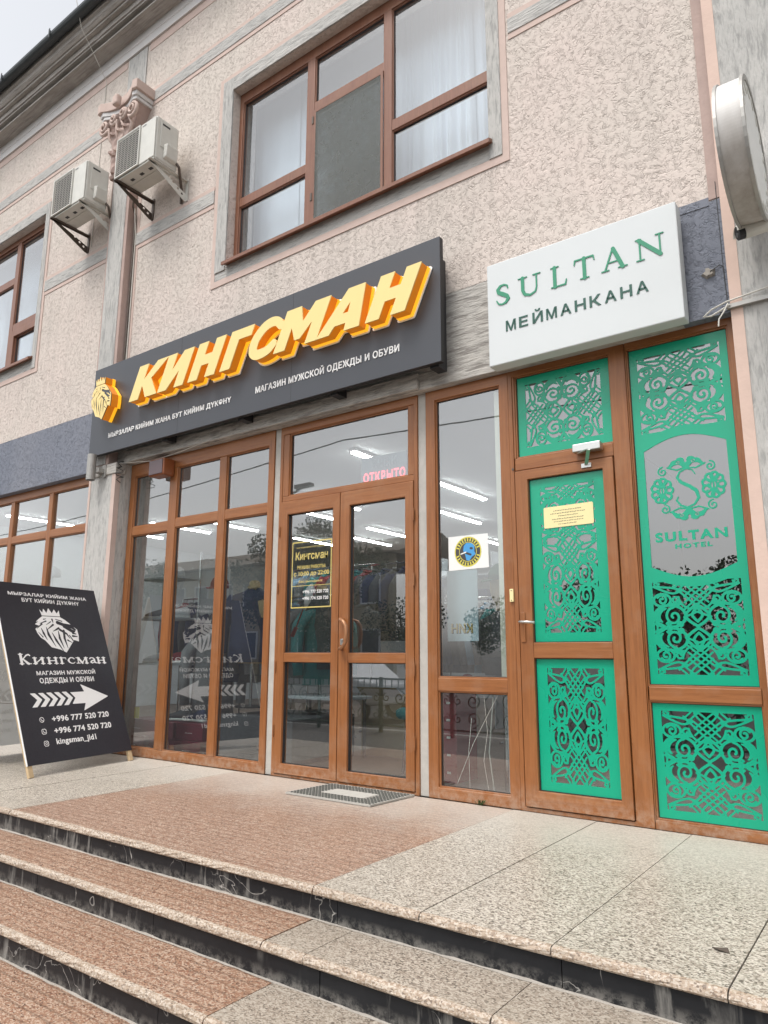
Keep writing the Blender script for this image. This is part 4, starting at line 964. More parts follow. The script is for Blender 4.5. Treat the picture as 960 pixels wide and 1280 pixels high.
def lion(place_pts):
    A = [('p', [(265, 210), (285, 242), (298, 203), (318, 242), (340, 195), (362, 242), (385, 203), (402, 242), (425, 210), (425, 268), (275, 268)]),
      ('p', [(278, 274), (423, 274), (462, 300), (500, 338), (548, 385), (550, 440), (541, 496), (503, 482), (472, 522), (415, 598), (372, 572), (302, 552), (262, 492), (232, 468), (214, 432), (203, 392), (236, 362), (206, 350), (240, 322), (216, 330), (248, 298)])]
    D = [([(392, 326), (440, 345), (500, 358), (532, 388)], [26, 24, 30, 12]), ([(440, 360), (500, 400), (520, 402)], [22, 26, 16]), ([(352, 300), (356, 330)], [14, 4]), ([(282, 302), (306, 296)], [8, 3]),
      ([(250, 382), (262, 430), (280, 486)], [4, 16, 4]), ([(292, 372), (300, 440), (338, 545)], [4, 20, 3]), ([(330, 420), (352, 490), (396, 590)], [4, 18, 3]), ([(384, 400), (384, 470), (404, 560)], [4, 18, 3]),
      ([(430, 400), (424, 470), (436, 560)], [18, 18, 3]), ([(262, 345), (216, 388)], [12, 3]), ([(300, 318), (246, 342)], [10, 3]), ([(352, 348), (300, 392)], [14, 4]), ([(336, 322), (296, 352)], [8, 3]), ([(392, 378), (342, 408)], [16, 4]),
      ([(400, 392), (450, 428), (470, 470)], [18, 14, 4]), ([(498, 446), (536, 450)], [16, 6]), ([(504, 420), (528, 426)], [14, 8]), ([(470, 440), (492, 486)], [8, 10]), ([(222, 420), (250, 462)], [3, 9]), ([(380, 296), (430, 312)], [5, 9]), ([(448, 486), (478, 506)], [12, 4])]
    c = lambda p: place_pts((p[0]-205)/350., (600-p[1])/405.)
    k = abs(place_pts(1, 0)[0]-place_pts(0, 0)[0])/350.
    out = [('p', [c(p) for p in s_[1]]) for s_ in A]; full = list(out)
    return full, out+[('x', [c(p) for p in a], [w_*k for w_ in b]) for a, b in D]
LX0, LX1, LQ0, LQ1 = -6.262, -5.925, 3.085, 3.535
full, cut = lion(lambda u, v: (LX0+u*(LX1-LX0), LQ0+v*(LQ1-LQ0)))
bd = (LX0-.03, LX1+.03, LQ0-.03, LQ1+.03)
lp = sdf_mesh('lion_emblem', full, bd, .004, facade(SY-.040), .070, 'amber', sg, label='raised gilt crowned lion head emblem')
sdf_mesh('emblem_ground', full, bd, .004, facade(SY-.11), .006, 'sign', lp)
sdf_mesh('emblem_face', cut, bd, .0032, facade(SY-.116), .004, 'cream', lp)
sdf_mesh('emblem_base', grow(full, .003), bd, .005, facade(SY-.009), .031, 'yellow', lp)
for body, a, b, c, d in (('МЫРЗАЛАР КИЙИМ ЖАНА БУТ КИЙИМ ДҮКӨНҮ', -6.105, -4.365, 2.93, 3.0), ('МАГАЗИН МУЖСКОЙ ОДЕЖДЫ И ОБУВИ', -4.078, -2.664, 2.938, 3.018)):
    words_fit('sign_lettering', body, a, b, c, d, facade(SY-.0006), 'white', sg, .02, 1.08, .005)

hs_ = thing('hotel_sign', 'white box sign with green SULTAN lettering above the hotel entrance', 'sign', (-1.4, -.2, 2.7))
HY = -.235
box = MB().box(-2.0, -.815, HY, -.135, 2.685, 3.385).build('sign_box', 'whitebox', hs_, .006)
def serif(ch, x0, x1, z0, z1):
    W = x1-x0; Hh = z1-z0; P = lambda *q: [(x0+a*W, z0+b*Hh) for a, b in q]; t = .027; n_ = .008; s = .007
    if ch == 'S': return [('s', P((.84, .74), (.80, .88), (.6, .96), (.36, .93), (.2, .78), (.26, .63), (.5, .51), (.76, .38), (.86, .22), (.7, .06), (.46, .01), (.24, .06), (.12, .24)), [n_, n_*1.2, n_*1.3, t*.6, t*.8, t*.9, t, t*.9, t*.8, t*.6, n_*1.3, n_*1.2, n_])]
    if ch == 'U': return [('s', P((.22, .98), (.22, .34), (.30, .12), (.52, .02), (.74, .12), (.80, .34), (.80, .98)), [t*.8, t*.8, t*.7, n_*1.6, n_*1.3, n_*1.2, n_*1.2]), ('s', P((.04, .98), (.40, .98)), s), ('s', P((.66, .98), (.96, .98)), s)]
    if ch == 'L': return [('s', P((.3, .02), (.3, .98)), t*.8), ('s', P((.08, .98), (.54, .98)), s), ('s', P((.08, .02), (.92, .02), (.98, .24)), [s, s*1.4, n_])]
    if ch == 'T': return [('s', P((.5, .02), (.5, .98)), t*.8), ('s', P((.02, .76), (.06, .97), (.94, .97), (.98, .76)), [n_*.8, s*1.4, s*1.4, n_*.8]), ('s', P((.3, .02), (.7, .02)), s)]
    if ch == 'A': return [('s', P((.12, .02), (.48, 1.0)), n_*1.2), ('s', P((.50, .98), (.86, .02)), t*.85), ('s', P((.26, .36), (.72, .36)), s), ('s', P((-.02, .02), (.28, .02)), s), ('s', P((.68, .02), (1.04, .02)), s)]
    if ch == 'N': return [('s', P((.14, .02), (.14, .95)), n_*1.2), ('s', P((.88, .05), (.88, .98)), n_*1.2), ('s', P((.12, .95), (.88, .06)), t*.85), ('s', P((0, .98), (.2, .98)), s), ('s', P((.74, .98), (1.02, .98)), s), ('s', P((0, .02), (.28, .02)), s)]
for ch, a, b in (('S', -1.945, -1.835), ('U', -1.785, -1.625), ('L', -1.57, -1.462), ('T', -1.415, -1.287), ('A', -1.245, -1.105), ('N', -1.045, -.895)):
    sdf_mesh('sign_letter', serif(ch, a, b, 3.088 if ch != 'S' else 3.084, 3.222), (a-.03, b+.03, 3.06, 3.25), .0028, facade(HY-.0006), .004, 'sgreen', hs_)
for ch, i in zip('МЕЙМАНКАНА', range(10)):
    a = -1.874+i*.0905; wd = .068 if ch != 'Е' else .060
    text('sign_letter_small', ch, a, a+wd, 2.893, 2.893+.071*(1.3 if ch == 'Й' else 1), facade(HY-.0006), 'dgreen', hs_, .018, 1, .003)

# ---- round projecting lamp sign, bullet camera, cables on the right pier
def disc_x(mb, xa, xb, cy, cz, r, n=128):
    v = [(x, cy+r*math.cos(2*math.pi*k/n), cz+r*math.sin(2*math.pi*k/n)) for x in (xa, xb) for k in range(n)]
    return mb.add(v, [(k, (k+1) % n, n+(k+1) % n, n+k) for k in range(n)]+[tuple(reversed(range(n))), tuple(range(n, 2*n))])
rs_ = thing('projecting_sign', 'round stained white light box sign projecting from the right pier', 'sign', (-.42, -.14, 3.32))
cyy, czz = -.52, 3.325
disc_x(MB(), -.478, -.372, cyy, czz, .335).build('drum', 'lamprim', rs_, smooth=False)
for xa, xb in ((-.490, -.476), (-.374, -.360)):
    n = 48; v = [(x, cyy+r*math.cos(2*math.pi*k/n), czz+r*math.sin(2*math.pi*k/n)) for x in (xa, xb) for r in (.345, .318) for k in range(n)]
    f = []
    for k in range(n):
        l = (k+1) % n; f += [(k, l, n+l, n+k), (2*n+k, 3*n+k, 3*n+l, 2*n+l), (k, 2*n+k, 2*n+l, l), (n+k, n+l, 3*n+l, 3*n+k)]
    MB().add(v, f).build('rim_band', 'greymetal', rs_)
for xa, xb in ((-.484, -.479), (-.371, -.366)): disc_x(MB(), xa, xb, cyy, czz, .317).build('face', 'lampface', rs_)
fl = []
for k in range(18):
    a = 2*math.pi*k/18; fl.append(('s', [(cyy+.27*math.cos(a), czz+.27*math.sin(a)), (cyy+.292*math.cos(a+.1), czz+.292*math.sin(a+.1))], .03))
sdf_mesh('face_ornament', fl, (cyy-.33, cyy+.33, czz-.33, czz+.33), .008, lambda u, v, d: (-.366+d, u, v), .003, 'offwhite', rs_)
for z in (3.15, 3.5): MB().bar((-.425, -.24, z), (-.425, -.137, z), .03, .03).build('bracket', 'darkmetal', rs_)
cm_ = thing('security_camera', 'white bullet security camera under the round sign on the pier', 'camera', (-.36, -.2, 3.0))
MB().tube([(-.475, -.37, 2.995), (-.33, -.31, 3.035)], [.036, .036], 16).tube([(-.33, -.31, 3.035), (-.30, -.298, 3.043)], [.036, .028], 16).build('housing', 'offwhite', cm_, smooth=False)
MB().tube([(-.502, -.382, 2.987), (-.476, -.371, 2.995)], [.033, .033], 16).build('lens_hood', 'black', cm_)
MB().tube([(-.5035, -.383, 2.987), (-.502, -.382, 2.987)], .018, 12).build('lens', 'glass', cm_)
sh = MB(); d_ = Vector((.172, .072, .048)); a0 = Vector((-.512, -.385, 2.985))
rings = []
for t_ in (0, 1.12):
    c_ = a0+d_*t_; sidev = Vector((d_.y, -d_.x, 0)).normalized(); upv = Vector((0, 0, 1))
    rings.append([tuple(c_+sidev*.043*math.cos(R(a))+upv*(.043*math.sin(R(a)))) for a in range(0, 181, 20)]+[tuple(c_+sidev*.040*math.cos(R(a))+upv*(.040*math.sin(R(a)))) for a in range(180, -1, -20)])
sh.loft(rings).build('sun_shield', 'offwhite', cm_)
MB().tube([(-.33, -.30, 3.0), (-.32, -.24, 2.97), (-.32, -.15, 2.97)], .012, 8).tube([(-.32, -.15, 2.97), (-.32, -.136, 2.97)], .035, 14).build('mount', 'offwhite', cm_)
tag(MB().tube([(-.36, -.16, 2.97), (-.345, -.15, 2.9), (-.30, -.142, 2.86), (-.27, -.142, 2.74), (-.24, -.142, 2.6)], .0035, 6).build('camera_cable', 'wire'), 'thin white cable hanging in a curve below the security camera', 'cable')
tag(B('cable_trunking', 'greymetal', (-.62, 1.1, -.165, -.141, 2.705, 2.727)), 'grey metal strip running right across the pier at lintel height', 'trunking')
tag(MB().tube([(-.60, -.17, 2.72), (-.66, -.16, 2.70), (-.70, -.15, 2.69), (-.74, -.14, 2.70), (-.70, -.13, 2.735), (-.62, -.16, 2.745), (-.4, -.16, 2.77), (0, -.16, 2.83), (.6, -.16, 2.9)], .005, 6).build('cable', 'wire'), 'pale cable looped at the lintel corner beside the pier', 'cable')
tag(MB().tube([(-.61, -.17, 2.73), (-.63, -.19, 2.68), (-.655, -.20, 2.64), (-.66, -.2, 2.60)], .004, 6).build('cable_end', 'wire'), 'frayed cable end hanging at the corner of the hotel window', 'cable')
mk = MB(); rj = random.Random(9)
rings = []
for dd in (0, .012, .02):
    rings.append([(-.70+(.032-.5*dd)*(1+.35*math.sin(k*2.3))*math.cos(k*R(30)), -.1-dd, 2.965+(.032-.5*dd)*(1+.3*math.cos(k*1.7))*math.sin(k*R(30))) for k in range(12)])
pj = mk.loft(rings).build('plaster_patch', 'mortar')
tag(pj, 'rough pale plaster lump on the blue patch beside the hotel sign', 'plaster patch')
tag(MB().tube([(-.62, -.107, 2.74), (-.625, -.11, 2.98), (-.64, -.115, 2.99), (-.69, -.122, 2.965)], .003, 5).tube([(-.625, -.108, 2.98), (-.625, -.108, 3.5)], .0025, 5).build('thin_wire', 'wired'), 'thin dark wire along the edge of the blue patch', 'wire')

# ---- alarm box, floodlight tube, pipes, notices
al = thing('alarm_box', 'brown siren box fixed to the head of the shop window', 'alarm', (-5.5, -.05, 2.6))
MB().box(-5.60, -5.38, -.16, -.036, 2.50, 2.66).build('casing', 'brown_alarm', al, .012)
B('cover', 'alarm_face', (-5.588, -5.392, -.168, -.16, 2.512, 2.648), al, .003)
tb = thing('tube_light_fitting', 'grey tubular light fitting at the lower left corner of the dark shop sign', 'lamp', (-6.3, -.3, 2.7))
MB().tube([(-6.31, -.31, 2.545), (-6.31, -.31, 2.80)], .043, 18).build('housing', 'greymetal', tb)
MB().tube([(-6.31, -.31, 2.541), (-6.31, -.31, 2.545)], .036, 18).build('lens', 'black', tb)
MB().box(-6.32, -6.22, -.285, -.216, 2.62, 2.66).box(-6.26, -6.20, -.225, -.2155, 2.58, 2.70).build('bracket', 'greymetal', tb)
tag(MB().tube([(-6.13, -.115, y_) for y_ in ()] or [(-6.19, -.122, 3.72), (-6.19, -.122, 4.6), (-6.185, -.122, 5.0), (-6.19, -.122, 5.45), (-6.17, -.17, 5.52), (-6.12, -.2, 5.56)], .011, 8).build('conduit', 'darkmetal'), 'thin dark conduit running down beside the pilaster from the air conditioner', 'pipe')
tag(MB().tube([(-6.168, -.115, 3.72), (-6.165, -.115, 4.3), (-6.17, -.115, 5.2), (-6.15, -.16, 5.5)], .006, 6).build('drain_hose', 'wire'), 'pale drain hose alongside the dark conduit by the pilaster', 'hose')
tag(MB().tube([(-6.02+.03*math.sin(k*1.3), -.19+.04*math.cos(k*1.9), 2.72-.016*k) for k in range(14)], .004, 5).build('tangled_cable', 'wired'), 'tangled thin cable hanging under the left end of the dark sign', 'cable')
tag(MB().tube([(-6.0, -.16, 2.70), (-5.6, -.14, 2.66), (-5.2, -.135, 2.68), (-4.8, -.135, 2.72)], .003, 5).build('slack_wire', 'wire'), 'slack pale wire under the lintel at the left of the shop window', 'wire')
tag(MB().tube([(-7.03, -.104, 5.4), (-7.02, -.106, 6.4), (-7.02, -.106, 7.55), (-7.02, -.30, 7.80), (-7.02, -.47, 8.0), (-7.0, -.6, 8.4)], .004, 5).build('hanging_wire', 'wire'), 'long thin wire dropping from the gutter left of the capital', 'wire')

op = thing('open_sign', 'unlit panel with a red dotted word glowing inside the fanlight', 'led sign', (-2.95, .05, 2.13))
OY = .05
B('panel', 'led_panel', (-3.25, -2.83, OY, OY+.02, 2.135, 2.345), op)
def dots(name, body, a, b, c, d, mat, step=.0062):
    vs, fs = text_polys(body, .012, 1.15); xs_ = [v[0] for v in vs]; ys_ = [v[1] for v in vs]; X0, X1, Y0, Y1 = min(xs_), max(xs_), min(ys_), max(ys_); mb = MB()
    tri = [[vs[i] for i in f] for f in fs]; nx = int((b-a)/step); nz = int((d-c)/step)
    for i in range(nx):
        for j in range(nz):
            px, pz = X0+(i+.5)/nx*(X1-X0), Y0+(j+.5)/nz*(Y1-Y0)
            for t_ in tri:
                s_ = [((t_[(k+1) % len(t_)][0]-t_[k][0])*(pz-t_[k][1])-(t_[(k+1) % len(t_)][1]-t_[k][1])*(px-t_[k][0])) for k in range(len(t_))]
                if all(q >= 0 for q in s_) or all(q <= 0 for q in s_):
                    x, z = a+(i+.5)*step, c+(j+.5)*step; r_ = .0022; mb.box(x-r_, x+r_, OY-.003, OY, z-r_, z+r_); break
    o = mb.build(name, mat, op, kind='stuff'); return o
dots('led_dots', 'ОТКРЫТО', -3.225, -2.845, 2.15, 2.225, 'led_red'); dots('led_dots', 'АЧЫК', -3.15, -2.92, 2.255, 2.325, 'led_off')

st = thing('round_sticker', 'white paper with a round black, yellow and blue emblem on the side window', 'sticker', (-2.31, -.006, 1.55))
MB().add([(-2.459, -.0055, 1.435), (-2.160, -.0055, 1.441), (-2.163, -.0055, 1.662), (-2.459, -.0055, 1.662), (-2.459, -.0045, 1.435), (-2.160, -.0045, 1.441), (-2.163, -.0045, 1.662), (-2.459, -.0045, 1.662)], [(0, 1, 2, 3), (7, 6, 5, 4), (0, 4, 5, 1), (1, 5, 6, 2), (2, 6, 7, 3), (3, 7, 4, 0)]).build('paper', 'paper', st)
sx, sz = -2.312, 1.553; sbd = (-2.42, -2.20, 1.445, 1.66)
sdf_mesh('emblem_ground', [('s', [(sx, sz), (sx+.0001, sz)], .20)], sbd, .003, facade(-.0058), 0, 'ink', st)
sdf_mesh('emblem_ring', [('s', arc(sx, sz, .096, .096, 0, 360, 40), .008), ('s', arc(sx, sz, .064, .064, 0, 360, 40), .004)]+[('s', [(sx+.074*math.cos(R(a)), sz+.074*math.sin(R(a))), (sx+.086*math.cos(R(a)), sz+.086*math.sin(R(a)))], .009) for a in list(range(20, 165, 14))+list(range(200, 345, 14))], sbd, .0025, facade(-.0061), 0, 'inkyellow', st)
sdf_mesh('emblem_figure', [('p', [(sx-.01, sz+.06), (sx+.03, sz+.055), (sx+.05, sz+.035), (sx+.048, sz+.0), (sx+.058, sz-.02), (sx+.03, sz-.035), (sx+.01, sz-.06), (sx-.012, sz-.055), (sx-.02, sz-.02), (sx-.035, sz+.01), (sx-.03, sz+.04)]), ('x', [(sx+.022, sz+.022), (sx+.03, sz+.02)], .016), ('x', [(sx-.02, sz-.005), (sx+.02, sz-.02)], .014)], sbd, .0025, facade(-.0061), 0, 'inkblue', st)
sdf_mesh('emblem_highlight', [('s', [(sx-.052, sz-.012), (sx-.015, sz-.002)], .008)], sbd, .0025, facade(-.0064), 0, 'paper', st)

nc = thing('notice_plate', 'small pale yellow notice plate with tiny print on the hotel door glass', 'notice', (-1.6, -.03, 1.7))
npl = lambda u, v, d: (u, -.0200-d, v+(u+1.6)*.012)
sdf_mesh('plate', [('p', rect(-1.761, -1.457, 1.654, 1.776))], (-1.765, -1.453, 1.65, 1.78), .006, npl, .003, 'notice', nc)
for r_, (z, a, b) in enumerate(((1.752, -1.70, -1.53), (1.735, -1.72, -1.50), (1.718, -1.67, -1.55), (1.700, -1.71, -1.52), (1.685, -1.70, -1.52), (1.668, -1.67, -1.56))):
    rw = random.Random(r_+3); S = []; x = a
    while x < b: wd = rw.uniform(.005, .011); S.append(('s', [(x, z), (x+wd*.5, z+rw.choice([0, .002]))], .0042)); x += .0105
    sdf_mesh('print_line', S, (a-.01, b+.02, z-.008, z+.008), .002, lambda u, v, d: (u, -.0236-d, v+(u+1.6)*.012), 0, 'ink', nc)

# ---- air conditioners
def aircon(name, label, x0, y_front, z0, g):
    Wd, Hh, Dp = .62, .47, .27
    t = thing(name, label, 'air conditioner', (x0, y_front, z0), g)
    x1, y1, z1 = x0+Wd, y_front+Dp, z0+Hh; gx = x0+Wd*.62
    B('casing', 'offwhite', (x0, x1, y_front+.012, y1, z0+.012, z1), t, .014)
    B('front_panel', 'offwhite', (gx, x1-.004, y_front, y_front+.012, z0+.02, z1-.012), t, .008)
    B('base_pan', 'offwhite', (x0+.004, x1-.004, y_front+.006, y1-.004, z0, z0+.012), t, .003)
    # fan opening: dark recess, ring and blades behind the wire guard
    B('coil_recess', 'fanblack', (x0+.02, gx-.012, y_front+.006, y_front+.012, z0+.03, z1-.025), t)
    fc = ((x0+gx)/2, (z0+z1)/2); v = []; f = []
    fb = MB()
    for k in range(3):
        a0 = 2*math.pi*k/3; ring_ = [(fc[0]+r_*math.cos(a0+a), y_front+.002+.002*a, fc[1]+r_*math.sin(a0+a)) for r_, a in ((.03, 0), (.16, -.1), (.165, .45), (.15, 1.0), (.03, .9))]
        fb.add(ring_+[(p[0], p[1]+.003, p[2]) for p in ring_], [(0, 1, 2, 3, 4), (9, 8, 7, 6, 5)]+[(i, (i+1) % 5, 5+(i+1) % 5, 5+i) for i in range(5)])
    fb.build('fan', 'black', t)
    gm_ = MB(); n = 19
    for k in range(n): z = z0+.035+(Hh-.068)*k/(n-1); gm_.box(x0+.01, gx-.006, y_front-.012, y_front-.008, z-.0028, z+.0028)
    for k in range(7): x = x0+.02+(gx-x0-.035)*k/6; gm_.box(x-.0025, x+.0025, y_front-.007, y_front-.003, z0+.03, z1-.028)
    gm_.build('fan_guard', 'grille', t, kind='stuff')
    ring(MB(), (x0+.002, gx-.002, z0+.02, z1-.012), (x0+.016, gx-.014, z0+.034, z1-.026), y_front-.014, y_front+.004).build('guard_frame', ['offwhite']*2, t, .002)
    # right side: service cover, handle recess, valve cover
    B('side_cover', 'offwhite', (x1, x1+.006, y_front+.06, y1-.02, z0+.16, z1-.03), t, .003)
    B('handle_recess', 'fanblack', (x1+.006, x1+.0075, y_front+.075, y_front+.16, z1-.075, z1-.055), t)
    MB().loft([[(x1+.001, y_front+.10, z0+.05), (x1+.035, y_front+.11, z0+.07), (x1+.035, y1-.03, z0+.07), (x1+.001, y1-.02, z0+.05)], [(x1+.001, y_front+.10, z0+.20), (x1+.05, y_front+.11, z0+.20), (x1+.05, y1-.03, z0+.20), (x1+.001, y1-.02, z0+.20)]]).build('valve_cover', 'offwhite', t, .008)
    for xx, zz in ((x0+.15, .0), (x0+.3, .0), (x0+.44, 0)): MB().box(xx, xx+.05, y_front+.07, y_front+.10, z0-.002, z0).build('drain_slot', 'fanblack', t)
    B('base_rib', 'offwhite', (x0+.05, x1-.06, y_front+.13, y_front+.145, z0-.006, z0), t, .002)
    # maker plate with small lettering
    text('maker_plate', 'HAIER', gx+.025, gx+.085, z1-.05, z1-.034, facade(y_front-.0006), 'ink', t, .03, 1, .001)
    for k, xx in enumerate((x0+.03, x1-.045)):
        br = MB(); yw = -.104
        br.box(xx, xx+.035, y_front-.03, yw, z0-.012, z0-.006).box(xx, xx+.004, y_front-.03, yw, z0-.028, z0-.012)
        o = br.build('bracket', 'darkmetal' if k == 0 else 'offwhite', t)
        MB().box(xx, xx+.035, yw-.008, yw, z0-.22, z0+.02).build('bracket_wall_plate', 'darkmetal' if k == 0 else 'offwhite', o)
        # diagonal web with round holes
        P = [(y_front-.02, z0-.014), (y_front+.05, z0-.014), (yw-.008, z0-.135), (yw-.008, z0-.215), (yw-.03, z0-.215)]
        sdf_mesh('bracket_web', [('p', P)]+[('x', [(a, b), (a+.0001, b)], r_) for a, b, r_ in ((yw-.05, z0-.155, .026), (yw-.10, z0-.125, .026), (yw-.16, z0-.09, .02))], (y_front-.04, yw, z0-.23, z0-.01), .005, (lambda q: (lambda u, v, d: (q+d, u, v)))(xx+.0), .004, 'darkmetal' if k == 0 else 'offwhite', o, back=True)
    MB().tube([(x1+.01, y1-.05, z0+.10), (x1+.03, y1+.0, z0+.04), (x1-.02, y1+.06, z0-.03), (x1-.08, -.13, z0-.10), (x1-.10, -.115, z0-.22)], .014, 8).build('pipe_bundle', 'darkmetal', t)
    return t
aircon('air_conditioner', 'white outdoor air conditioner on brackets right in front of the capital', -5.955, -.53, 5.515, 'outdoor air conditioner units')
aircon('air_conditioner', 'white outdoor air conditioner on brackets left of the pilaster beside the left window', -7.14, -.53, 5.56, 'outdoor air conditioner units')

# ---- sandwich board
bo = thing('sandwich_board', 'black sandwich board with white lion, arrow and phone numbers on the landing', 'advertising board', (-5.9, -.7, 0))
def slanted(p0, p1, top):                 # bottom-left, bottom-right as seen from the front, top-left
    O = Vector(p0); U = (Vector(p1)-O); Wd = U.length; U.normalize(); T = Vector(top)-O; V = (T-U*T.dot(U)); Hh = V.length; V.normalize(); N = U.cross(V).normalized()
    return O, U, V, N, Wd, Hh
O_, U_, V_, N_, BW, BH = slanted((-5.318, -1.205, .085), (-5.515, -.195, .085), (-5.318-.585, -1.205-.11, 1.46))
if N_.x < 0: N_ = -N_
bp = lambda u, v, d: tuple(O_+U_*u+V_*v+N_*d)
def pbox(name, mat, u0, u1, v0, v1, d0, d1, fn, par, bev=0, **k):
    vs = [fn(u, v, d) for v in (v0, v1) for d in (d0, d1) for u in (u0, u1)]
    return MB().add(vs, [(0, 2, 3, 1), (4, 5, 7, 6), (0, 1, 5, 4), (2, 6, 7, 3), (0, 4, 6, 2), (1, 3, 7, 5)]).build(name, mat, par, bev, **k)
front = pbox('front_panel', 'vinyl', 0, BW, 0, BH, -.004, 0, bp, bo)
pbox('panel_edge', 'white', -.004, 0, 0, BH, -.012, .001, bp, bo); 
for u in (.0, BW-.045): pbox('leg', 'wood', u, u+.04, -.085, BH-.02, -.03, -.0045, bp, bo, .002)
for v in (.03, BH*.5, BH-.06): pbox('cross_rail', 'wood', .04, BW-.045, v, v+.035, -.03, -.0045, bp, bo, .002)
W_, H2 = BW, BH
def bt(body, a, b, c, d, off=.035, name='lettering', mat='print_white', fn=None, par=None, mir=False, sp=1.05):
    return words_fit(name, body, a*W_, b*W_, c*H2, d*H2, fn, mat, par, off*.6, sp, .0005, mir)
def board_print(fn, par, mat, mir=False, simple=False):
    mx = (lambda a, b: (1-b, 1-a)) if mir else (lambda a, b: (a, b))
    def t_(body, a, b, c, d, off=.035, sp=1.05): a, b = mx(a, b); bt(body, a, b, c, d, off, 'lettering', mat, fn, par, mir, sp)
    t_('МЫРЗАЛАР КИЙИМ ЖАНА', .11, .885, .925, .951, .05); t_('БУТ КИЙИН ДҮКӨНҮ', .225, .795, .884, .918, .05)
    t_('МАГАЗИН МУЖСКОЙ', .225, .80, .462, .492, .05); t_('ОДЕЖДЫ И ОБУВИ', .24, .77, .412, .447, .05)
    t_('+996 777 520 720', .28, .84, .205, .238, .05); t_('+996 774 520 720', .28, .84, .142, .175, .05); t_('kingsman_jld1', .28, .66, .078, .118, .045)
    fx = (lambda q: [(( 1-u if mir else u)*W_, v*H2) for u, v in q])
    S = [('p', fx([(.50, .360), (.64, .360), (.615, .404), (.88, .325), (.60, .252), (.63, .294), (.50, .294), (.54, .327)]))]
    for k in range(5): x = .13+.072*k; S.append(('p', fx([(x, .365), (x+.045, .365), (x+.10, .328), (x+.045, .290), (x, .290), (x+.055, .328)])))
    sdf_mesh('arrow', S, (0, W_, .2*H2, .42*H2), .0045, fn, 0, mat, par)
    lp_ = lambda u, v: ((1-(.30+u*.42) if mir else (.30+u*.42))*W_, (.59+v*.27)*H2)
    _, cut_ = lion(lp_); sdf_mesh('lion_print', cut_, (.1*W_, .9*W_, .57*H2, .88*H2), .0034, fn, 0, mat, par)
    # slab serif name
    S = []; z0, z1, zc = .525*H2, .5625*H2, .583*H2; 
    def sr(x, w_, z): S.append(('s', fx([(x-w_, z/H2), (x+w_, z/H2)]), .0075))
    def stem(x, za, zb, wd=.021): S.append(('s', fx([(x, (za+.004)/H2), (x, (zb-.004)/H2)]), wd)); sr(x, .018, za+.004); sr(x, .018, zb-.004)
    def ln(q, wd): S.append(('s', fx([(a, b/H2) for a, b in q]), wd))
    stem(.115, z0, zc, .024); ln([(.13, (z0+zc)/2), (.165, zc-.012), (.185, zc-.006), (.195, zc-.014)], [.008, .012, .012, .012]); ln([(.13, (z0+zc)/2), (.165, z0+.01), (.175, z0+.004)], [.012, .022, .02]); sr(.18, .02, z0+.004)
    stem(.235, z0, z1); stem(.305, z0, z1); ln([(.24, z0+.008), (.30, z1-.008)], .009)
    stem(.365, z0, z1); stem(.43, z0, z1); ln([(.365, (z0+z1)/2), (.43, (z0+z1)/2)], .008)
    stem(.485, z0, z1); ln([(.485, z1-.004), (.528, z1-.004), (.53, z1-.018)], [.008, .008, .005])
    ln([(.612, z1-.012), (.60, z1-.004), (.578, z1-.002), (.56, z1-.016), (.553, (z0+z1)/2), (.56, z0+.014), (.58, z0+.003), (.602, z0+.004), (.616, z0+.014)], [.012, .01, .008, .014, .02, .014, .008, .007, .005])
    stem(.65, z0, z1, .010); stem(.735, z0, z1); ln([(.655, z1-.006), (.69, z0+.006)], .02); ln([(.69, z0+.006), (.728, z1-.006)], .009)
    ln([(.775, z1-.012), (.79, z1-.003), (.812, z1-.006), (.822, z1-.02), (.822, z0+.012), (.84, z0+.004)], [.012, .008, .01, .018, .018, .008]); ln([(.82, (z0+z1)/2+.004), (.79, (z0+z1)/2-.006), (.78, z0+.012), (.795, z0+.003), (.818, z0+.014)], [.007, .012, .014, .009, .006])
    stem(.865, z0, z1); stem(.925, z0, z1); ln([(.865, (z0+z1)/2), (.925, (z0+z1)/2)], .008)
    sdf_mesh('serif_lettering', S, (.06*W_ if not mir else .04*W_, .96*W_, .50*H2, .60*H2), .0026, fn, 0, mat, par)
    for k, v in enumerate((.222, .160, .098)):
        u = .19; c_ = fx([(u, v)])[0]; r_ = .019
        S = [('s', (arc(c_[0], c_[1], r_, r_, 0, 360, 18) if k == 0 else [(c_[0]+a*r_, c_[1]+b*r_) for a, b in ((-.6, -1), (.6, -1), (1, -.6), (1, .6), (.6, 1), (-.6, 1), (-1, .6), (-1, -.6), (-.6, -1))]), .0045)]
        if k < 2: S.append(('s', [(c_[0]-.007, c_[1]+.008), (c_[0]-.005, c_[1]-.002), (c_[0]+.002, c_[1]-.008), (c_[0]+.009, c_[1]-.008)], [.006, .004, .004, .006]))
        else: S += [('s', arc(c_[0], c_[1], .008, .008, 0, 360, 12), .004), ('s', [(c_[0]+.0115, c_[1]+.0115), (c_[0]+.012, c_[1]+.0115)], .004)]
        sdf_mesh('contact_icon', S, (c_[0]-.03, c_[0]+.03, c_[1]-.03, c_[1]+.03), .002, fn, 0, mat, par)
board_print(lambda u, v, d: bp(u, v, .0008), front, 'print_white')
